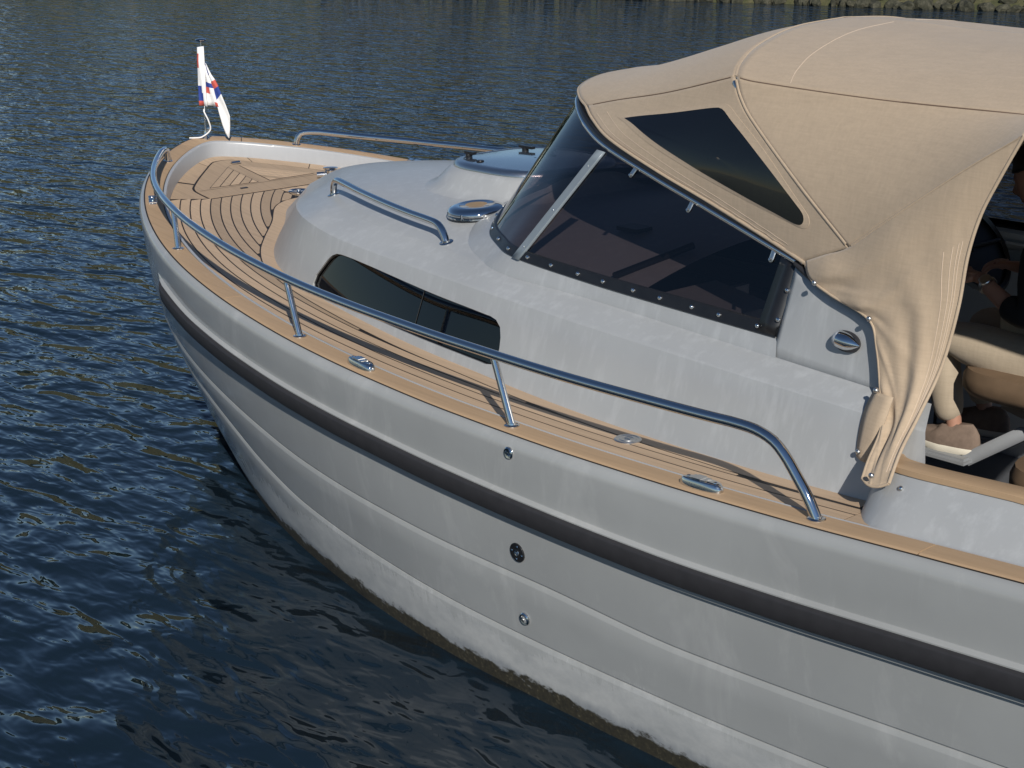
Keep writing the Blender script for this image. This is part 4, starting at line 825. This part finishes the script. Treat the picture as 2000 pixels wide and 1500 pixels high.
# ------------------------------------------------------------------ the man at the helm seat
man = empty('person', (5.45, -.05, .85)); tag(man, 'seated man in black shirt, beige trousers and brown suede loafers under the hood', 'person')
def skin(name, joints, bones, mat, root=0, sub=2, parent=man):
    me = bpy.data.meshes.new(name); me.from_pydata([j[:3] for j in joints], bones, []); o = bpy.data.objects.new(name, me); COL.objects.link(o); par(o, parent)
    o.modifiers.new('skin', 'SKIN'); me.skin_vertices.new() if not me.skin_vertices else None
    for i, j in enumerate(joints):
        sv = me.skin_vertices[0].data[i]; r = j[3]; sv.radius = (r, j[4] if len(j) > 4 else r); sv.use_root = (i == root)
    ss = o.modifiers.new('sub', 'SUBSURF'); ss.levels = sub; ss.render_levels = sub
    dg = bpy.context.evaluated_depsgraph_get(); ne = bpy.data.meshes.new_from_object(o.evaluated_get(dg)); o.modifiers.clear(); o.data = ne; ne.materials.clear(); ne.materials.append(M[mat]); ne.polygons.foreach_set('use_smooth', [True]*len(ne.polygons)); return o
Y0 = -.05
# body: head, neck, arms in one skin-coloured mesh; clothing as children
J = [(5.50, Y0, 1.20, .10), (5.52, Y0, 1.36, .10), (5.50, Y0, 1.55, .11), (5.455, Y0, 1.68, .055), (5.42, Y0, 1.745, .052),
     (5.49, Y0-.17, 1.62, .055), (5.50, Y0-.24, 1.40, .042), (5.345, Y0-.215, 1.475, .030), (5.285, Y0-.19, 1.505, .027),
     (5.49, Y0+.17, 1.62, .055), (5.50, Y0+.25, 1.40, .042), (5.33, Y0+.16, 1.46, .030), (5.27, Y0+.11, 1.49, .027),
     (5.46, Y0-.09, 1.19, .085), (5.10, Y0-.13, 1.265, .056), (5.165, Y0-.12, .97, .030), (5.175, Y0-.12, .90, .029), (5.07, Y0-.125, .875, .030),
     (5.46, Y0+.09, 1.19, .085), (5.09, Y0+.14, 1.27, .056), (5.13, Y0+.13, .97, .030), (5.14, Y0+.13, .90, .029), (5.04, Y0+.13, .875, .030)]
Bn = [(0, 1), (1, 2), (2, 3), (3, 4), (2, 5), (5, 6), (6, 7), (7, 8), (2, 9), (9, 10), (10, 11), (11, 12), (0, 13), (13, 14), (14, 15), (15, 16), (16, 17), (0, 18), (18, 19), (19, 20), (20, 21), (21, 22)]
body = skin('body', J, Bn, 'skin')
def ell(c, r, rot=None, n=20, m=14, fn=None):
    V = []; F = []
    for i in range(m+1):
        t = math.pi*i/m
        for j in range(n):
            a = 2*math.pi*j/n; p = Vector((r[0]*math.sin(t)*math.cos(a), r[1]*math.sin(t)*math.sin(a), r[2]*math.cos(t)))
            if fn: p = fn(p)
            if rot: p = rot @ p
            V.append(tuple(Vector(c)+p))
    for i in range(m):
        for j in range(n): F.append((i*n+j, (i+1)*n+j, (i+1)*n+(j+1) % n, i*n+(j+1) % n))
    return V, F
HR = Matrix.Rotation(R(-22), 3, 'Y')       # head bowed forward
hc = (5.365, Y0, 1.835)
def face(p):                              # forehead, nose, lips and chin pushed out of the front (-x)
    if p.x < 0:
        z = p.z; nose = math.exp(-((z+.012)/.022)**2)*math.exp(-(p.y/.016)**2)*.030; brow = math.exp(-((z-.03)/.014)**2)*math.exp(-(p.y/.05)**2)*.006
        lips = math.exp(-((z+.055)/.012)**2)*math.exp(-(p.y/.026)**2)*.009; chin = math.exp(-((z+.092)/.016)**2)*math.exp(-(p.y/.03)**2)*.014; eye = math.exp(-((z-.008)/.010)**2)*math.exp(-((abs(p.y)-.032)/.014)**2)*.009
        p = Vector((p.x-nose-brow-lips-chin+eye, p.y, p.z))
    return p
mb = MB(); mb.add(*ell(hc, (.093, .076, .118), HR, 48, 40, face))
for sg in (-1, 1): mb.add(*ell(Vector(hc)+HR @ Vector((.008, sg*.078, -.008)), (.018, .009, .030), HR, 12, 10))
mb.build('head', 'skin', man, 80)
mb = MB()
def hairf(p): return p*(1+.05*math.sin(p.x*160)*math.sin(p.y*140+p.z*120))
V, F = ell(Vector(hc)+HR @ Vector((.012, 0, .022)), (.098, .084, .112), HR, 40, 30, hairf); F = [q for q in F if (HR.transposed() @ (Vector(V[q[0]])-Vector(hc))).z > .052 or ((HR.transposed() @ (Vector(V[q[0]])-Vector(hc))).x > .012 and (HR.transposed() @ (Vector(V[q[0]])-Vector(hc))).z > -.05)]
mb.add(V, F); mb.build('hair', 'hair', man, 80, .012, 0)
skin('shirt', [(5.505, Y0, 1.22, .135, .165), (5.525, Y0, 1.38, .125, .16), (5.505, Y0, 1.57, .125, .16), (5.465, Y0, 1.66, .075), (5.49, Y0-.18, 1.61, .075), (5.505, Y0-.25, 1.41, .062), (5.40, Y0-.235, 1.452, .048), (5.49, Y0+.18, 1.61, .075), (5.505, Y0+.26, 1.41, .062), (5.39, Y0+.20, 1.445, .048)], [(0, 1), (1, 2), (2, 3), (2, 4), (4, 5), (5, 6), (2, 7), (7, 8), (8, 9)], 'black_shirt')
skin('trousers', [(5.50, Y0, 1.21, .135, .17), (5.46, Y0-.09, 1.20, .105), (5.28, Y0-.115, 1.245, .090), (5.10, Y0-.13, 1.262, .072), (5.115, Y0-.128, 1.15, .066), (5.155, Y0-.122, .945, .055), (5.46, Y0+.09, 1.20, .105), (5.28, Y0+.12, 1.25, .090), (5.09, Y0+.14, 1.268, .072), (5.10, Y0+.137, 1.15, .066), (5.13, Y0+.13, .945, .055)], [(0, 1), (1, 2), (2, 3), (3, 4), (4, 5), (0, 6), (6, 7), (7, 8), (8, 9), (9, 10)], 'trousers')
# hands: palm and five fingers each
for sg, wr in ((-1, Vector((5.285, Y0-.19, 1.505))), (1, Vector((5.27, Y0+.11, 1.49)))):
    fx = Vector((-.93, -sg*.25, .12)).normalized(); sdv = Vector((-sg*.22, .95, .18)).normalized()*(-sg); up = fx.cross(sdv).normalized()
    if up.z < 0: up = -up
    jo = [(*(wr+fx*0), .024), (*(wr+fx*.05), .030, .018), (*(wr+fx*.085), .028, .015)]; bo = [(0, 1), (1, 2)]
    for q, (off, L) in enumerate(((-.030, .062), (-.010, .074), (.010, .070), (.029, .056))):
        s0 = len(jo); bs = wr+fx*.085+sdv*off; jo += [(*(bs+fx*.012), .0085), (*(bs+fx*L*.55-up*.008), .0082), (*(bs+fx*L*.85-up*.028), .0076), (*(bs+fx*L*.92-up*.046), .0068)]; bo += [(2, s0), (s0, s0+1), (s0+1, s0+2), (s0+2, s0+3)]
    s0 = len(jo); tb = wr+fx*.03-sdv*.030; jo += [(*tb, .012), (*(tb+fx*.028-sdv*.016-up*.012), .0095), (*(tb+fx*.052-sdv*.012-up*.022), .008)]; bo += [(1, s0), (s0, s0+1), (s0+1, s0+2)]
    skin('hand', jo, bo, 'skin')
# shoes
for sg, ax_, ay in ((-1, 5.175, Y0-.12), (1, 5.14, Y0+.13)):
    for nm, mat, z0, prof in (('shoe', 'suede', .848+.022, [(0, 1.0), (.022, 1.0), (.045, .92), (.062, .70), (.074, .45)]), ('shoe_sole', 'sole_white', .848, [(0, .98), (.006, 1.04), (.022, 1.04), (.026, .98)])):
        mb = MB(); g = []
        for h, sc in prof:
            row = []
            for j in range(36):
                t = 2*math.pi*j/36; cx2, sy2 = math.cos(t), math.sin(t); L = .135; w2 = .047-.008*cx2*(cx2 > 0)+.004*(cx2 < 0)
                xs2 = -.085+cx2*L*(1 if nm == 'shoe_sole' or h < .03 else 1); top = sc if nm == 'shoe_sole' else sc
                hx = h*(1 if nm == 'shoe_sole' else (.72 if cx2 < -.2 else 1.0+.22*max(0, cx2)))
                xq = -.085+cx2*L*(top if nm == 'shoe_sole' else (top if cx2 < 0 else .55+.45*top)); row.append((ax_+.055+xq, ay+sy2*w2*top, z0+hx))
            g.append(row)
        mb.grid(np.array(g), close_v=True); mb.f.append(tuple(len(mb.v)-36+i for i in range(36))); mb.mi.append(0); mb.f.append(tuple(reversed(range(36)))); mb.mi.append(0); mb.build(nm, mat, man, 60)
wt_ = empty('wristwatch', (5.345, Y0-.215, 1.475)); tag(wt_, 'steel wristwatch with blue dial on the seated man\'s wrist', 'watch')
axw = (Vector((5.285, Y0-.19, 1.505))-Vector((5.345, Y0-.215, 1.475))).normalized(); pw = Vector((5.312, Y0-.202, 1.490)); nw = Vector((.35, -.75, .55)); nw = (nw-axw*nw.dot(axw)).normalized()
mb = MB(); mb.lathe(pw, [(.031, -.010), (.034, -.006), (.034, .006), (.031, .010)], 24, axw); mb.build('bracelet', 'brushed_steel', wt_, 40)
mb = MB(); mb.lathe(pw+nw*.034, [(.021, -.004), (.021, .004), (.019, .006), (.017, .006)], 24, nw); mb.build('watch_case', 'brushed_steel', wt_, 40)
mb = MB(); mb.lathe(pw+nw*.0395, [(.0172, 0), (0, .0005)], 24, nw); mb.build('dial', 'dial_blue', wt_, 40)

# ------------------------------------------------------------------ water
k = NT('river_water')
p1 = k.pos((1, 1, 1)); big = k.noise(k.pos((.55, .55, .55)), 1.0, 2, .5); 
rot = k.add('ShaderNodeMapping'); rot.inputs['Rotation'].default_value = (0, 0, R(48)); rot.inputs['Scale'].default_value = (1.0, 2.3, 1); k.l(k.add('ShaderNodeNewGeometry').outputs['Position'], rot.inputs[0])
w1 = k.noise(rot.outputs[0], 1.6, 2, .45, .5); w2 = k.noise(rot.outputs[0], 4.4, 2, .45, .4); w3 = k.noise(p1, 13, 1, .5)
h = k.math('ADD', k.math('ADD', k.math('MULTIPLY', w1, 1.0), k.math('MULTIPLY', w2, .27)), k.math('ADD', k.math('MULTIPLY', w3, .022), k.math('MULTIPLY', big, .6)))
k.bump(h, 1.0, .10)
M['river_water'] = k.set(k.ramp(k.noise(k.pos(), .8, 4), [(.3, (.0065, .0145, .0235)), (.7, (.0085, .0175, .027))]), .03, 0, IOR=1.45)
mb = MB(); mb.add([(-700, -700, 0), (700, -700, 0), (700, 700, 0), (-700, 700, 0)], [(0, 1, 2, 3)]); wtr = mb.build('river_water', 'river_water', None, 0); tag(wtr, 'dark blue rippled river water', kind='structure')
# ------------------------------------------------------------------ far bank
k = NT('bank_grass'); c = k.ramp(k.noise(k.pos(), 3, 6, .7), [(.3, (.035, .045, .014)), (.5, (.07, .07, .028)), (.7, (.12, .105, .05))]); k.bump(k.noise(k.pos(), 12, 4), .6, .05); M['bank_grass'] = k.set(c, .95)
k = NT('wet_stone'); M['wet_stone'] = k.set(k.ramp(k.noise(k.pos(), 7, 6, .75), [(.3, (.014, .015, .007)), (.5, (.045, .044, .026)), (.62, (.085, .078, .052)), (.75, (.06, .075, .02))]), .85); k.bump(k.noise(k.pos(), 20, 4), .6, .02); simple('grass_blade', (.16, .17, .04), .8, 0, .35, 4); simple('dry_blade', (.34, .28, .13), .85, 0, .2, 4)
def leafmat(nm, base):
    k = NT(nm); oi = k.noise(k.pos(), 1.3, 3); M[nm] = k.set(k.ramp(oi, [(.3, tuple(c*.7 for c in base)), (.7, tuple(c*1.35 for c in base))]), .7)
leafmat('leaf_green', (.018, .034, .014)); leafmat('leaf_olive', (.032, .042, .015)); simple('bark', (.09, .07, .05), .9, 0, .3, 10)
B0 = np.array((-20.1, 24.5))+np.array((-.323, .946))*.75; bd = np.array((.946, .323)); bn = np.array((-.323, .946))
def bk(s, t, z): q = B0+bd*s+bn*t; return (q[0], q[1], z)
mb = MB(); prof = [(-.25, -.3), (.0, .05), (.30, .24), (.8, .42), (2.0, .70), (5, 1.1), (14, 1.5), (400, 2.2)]
mb.grid([[bk(s, t+.15*math.sin(s*.7), z+(.05*math.sin(s*1.9+t) if 0 < t < 20 else 0)) for t, z in prof] for s in np.linspace(-300, 300, 240)]); bank = mb.build('far_bank', 'bank_grass', None, 60); tag(bank, kind='structure')
proto = []
for v in range(6):
    bm = bmesh.new(); bmesh.ops.create_icosphere(bm, subdivisions=2, radius=1)
    for q in bm.verts: q.co *= 1+.22*math.sin(q.co.x*3+v*2)*math.cos(q.co.y*4+v)+random.uniform(-.09, .09)
    me = bpy.data.meshes.new('stone'); bm.to_mesh(me); bm.free(); me.materials.append(M['wet_stone']); proto.append(me)
s = -9.0; cnt = 0
while s < 18 and cnt < 150:
    w = random.choice((.08, .11, .15, .2, .3))*random.uniform(.8, 1.2); o = bpy.data.objects.new('stone', proto[cnt % 6]); COL.objects.link(o); sc = (w, random.uniform(.12, .2), random.uniform(.09, .19)); p = bk(s, random.uniform(-.12, .05)+.15*math.sin(s*.7), random.uniform(.02, .07)); o.location = p; o.scale = sc; o.rotation_euler = (random.uniform(-.3, .3), random.uniform(-.3, .3), random.uniform(0, 6)); o.parent = bank; s += w*1.5; cnt += 1
    if cnt % 2 == 0:
        o = bpy.data.objects.new('stone', proto[(cnt+3) % 6]); COL.objects.link(o); o.location = bk(s, .22+random.uniform(-.06, .08)+.15*math.sin(s*.7), .20+random.uniform(-.03, .05)); o.scale = (w*.9, .14, random.uniform(.07, .13)); o.rotation_euler = (random.uniform(-.3, .3), 0, random.uniform(0, 6)); o.parent = bank
mb = MB()
for _ in range(7000):
    s = random.uniform(-35, 35); t = random.uniform(.18, 1.6)+.15*math.sin(s*.7); z = .20+.30*t*.7; cl = .5+.5*math.sin(s*2.1+1)*math.sin(s*.83)
    L = random.uniform(.10, .20)+.22*max(0, cl-.3); a = random.uniform(0, 6.28); dx, dy = math.cos(a)*L*.6, math.sin(a)*L*.6-.5*L; p = np.array(bk(s, t, z)); q = p+np.array((bn[0]*-.3*L+dx*.5, bn[1]*-.6*L+dy*.4, L*.75)); w = np.array((bd[0], bd[1], 0))*.012
    o = mb.add([p-w, p+w, q], [(0, 1, 2)], 0 if random.random() < .30+.5*cl else 1)
gr = mb.build('bank_grass_tufts', ['grass_blade', 'dry_blade'], None, 0, weld=False); tag(gr, kind='stuff')
# the wood along the far bank, above the frame: the river mirrors it
TV, TF, TM, BV, BF = [], [], [], [], MB()
for s0 in np.arange(-95, 95, 3.6):
    px, py, pz = bk(s0+rng.uniform(-1, 1), rng.uniform(17, 26), 1.3); H = rng.uniform(4.5, 7.5); rr = rng.uniform(2.0, 3.2); N = 900
    BF.tube([(px, py, pz-.3), (px+.1, py, pz+H*.4), (px, py+.1, pz+H*.8)], [H*.025, H*.018, H*.006], 6)
    cl = rng.normal(size=(22, 3)); cl /= np.linalg.norm(cl, axis=1)[:, None]; cl *= rng.uniform(.4, .95, (22, 1)); c = cl[rng.integers(0, 22, N)]+rng.normal(size=(N, 3))*.17
    P = np.array((px, py, pz+H*.52))+c*np.array((rr, rr, H*.48)); a = rng.normal(size=(N, 3)); a /= np.linalg.norm(a, axis=1)[:, None]; e = np.cross(a, rng.normal(size=(N, 3))); e /= np.linalg.norm(e, axis=1)[:, None]; q = rng.uniform(.3, .6, (N, 1))
    n0 = len(TV); TV += np.stack([P-a*q, P+e*q*.6, P+a*q, P-e*q*.6], 1).reshape(-1, 3).tolist(); TF += [(n0+4*i, n0+4*i+1, n0+4*i+2, n0+4*i+3) for i in range(N)]; TM += [int(rng.integers(0, 2))]*N
n0 = len(TV); TV += BF.v; TF += [tuple(i+n0 for i in f) for f in BF.f]; TM += [2]*len(BF.f)
me = bpy.data.meshes.new('far_wood'); me.from_pydata(TV, [], TF)
for m in ('leaf_green', 'leaf_olive', 'bark'): me.materials.append(M[m])
me.polygons.foreach_set('material_index', TM); wood = bpy.data.objects.new('far_wood', me); COL.objects.link(wood); tag(wood, kind='stuff')
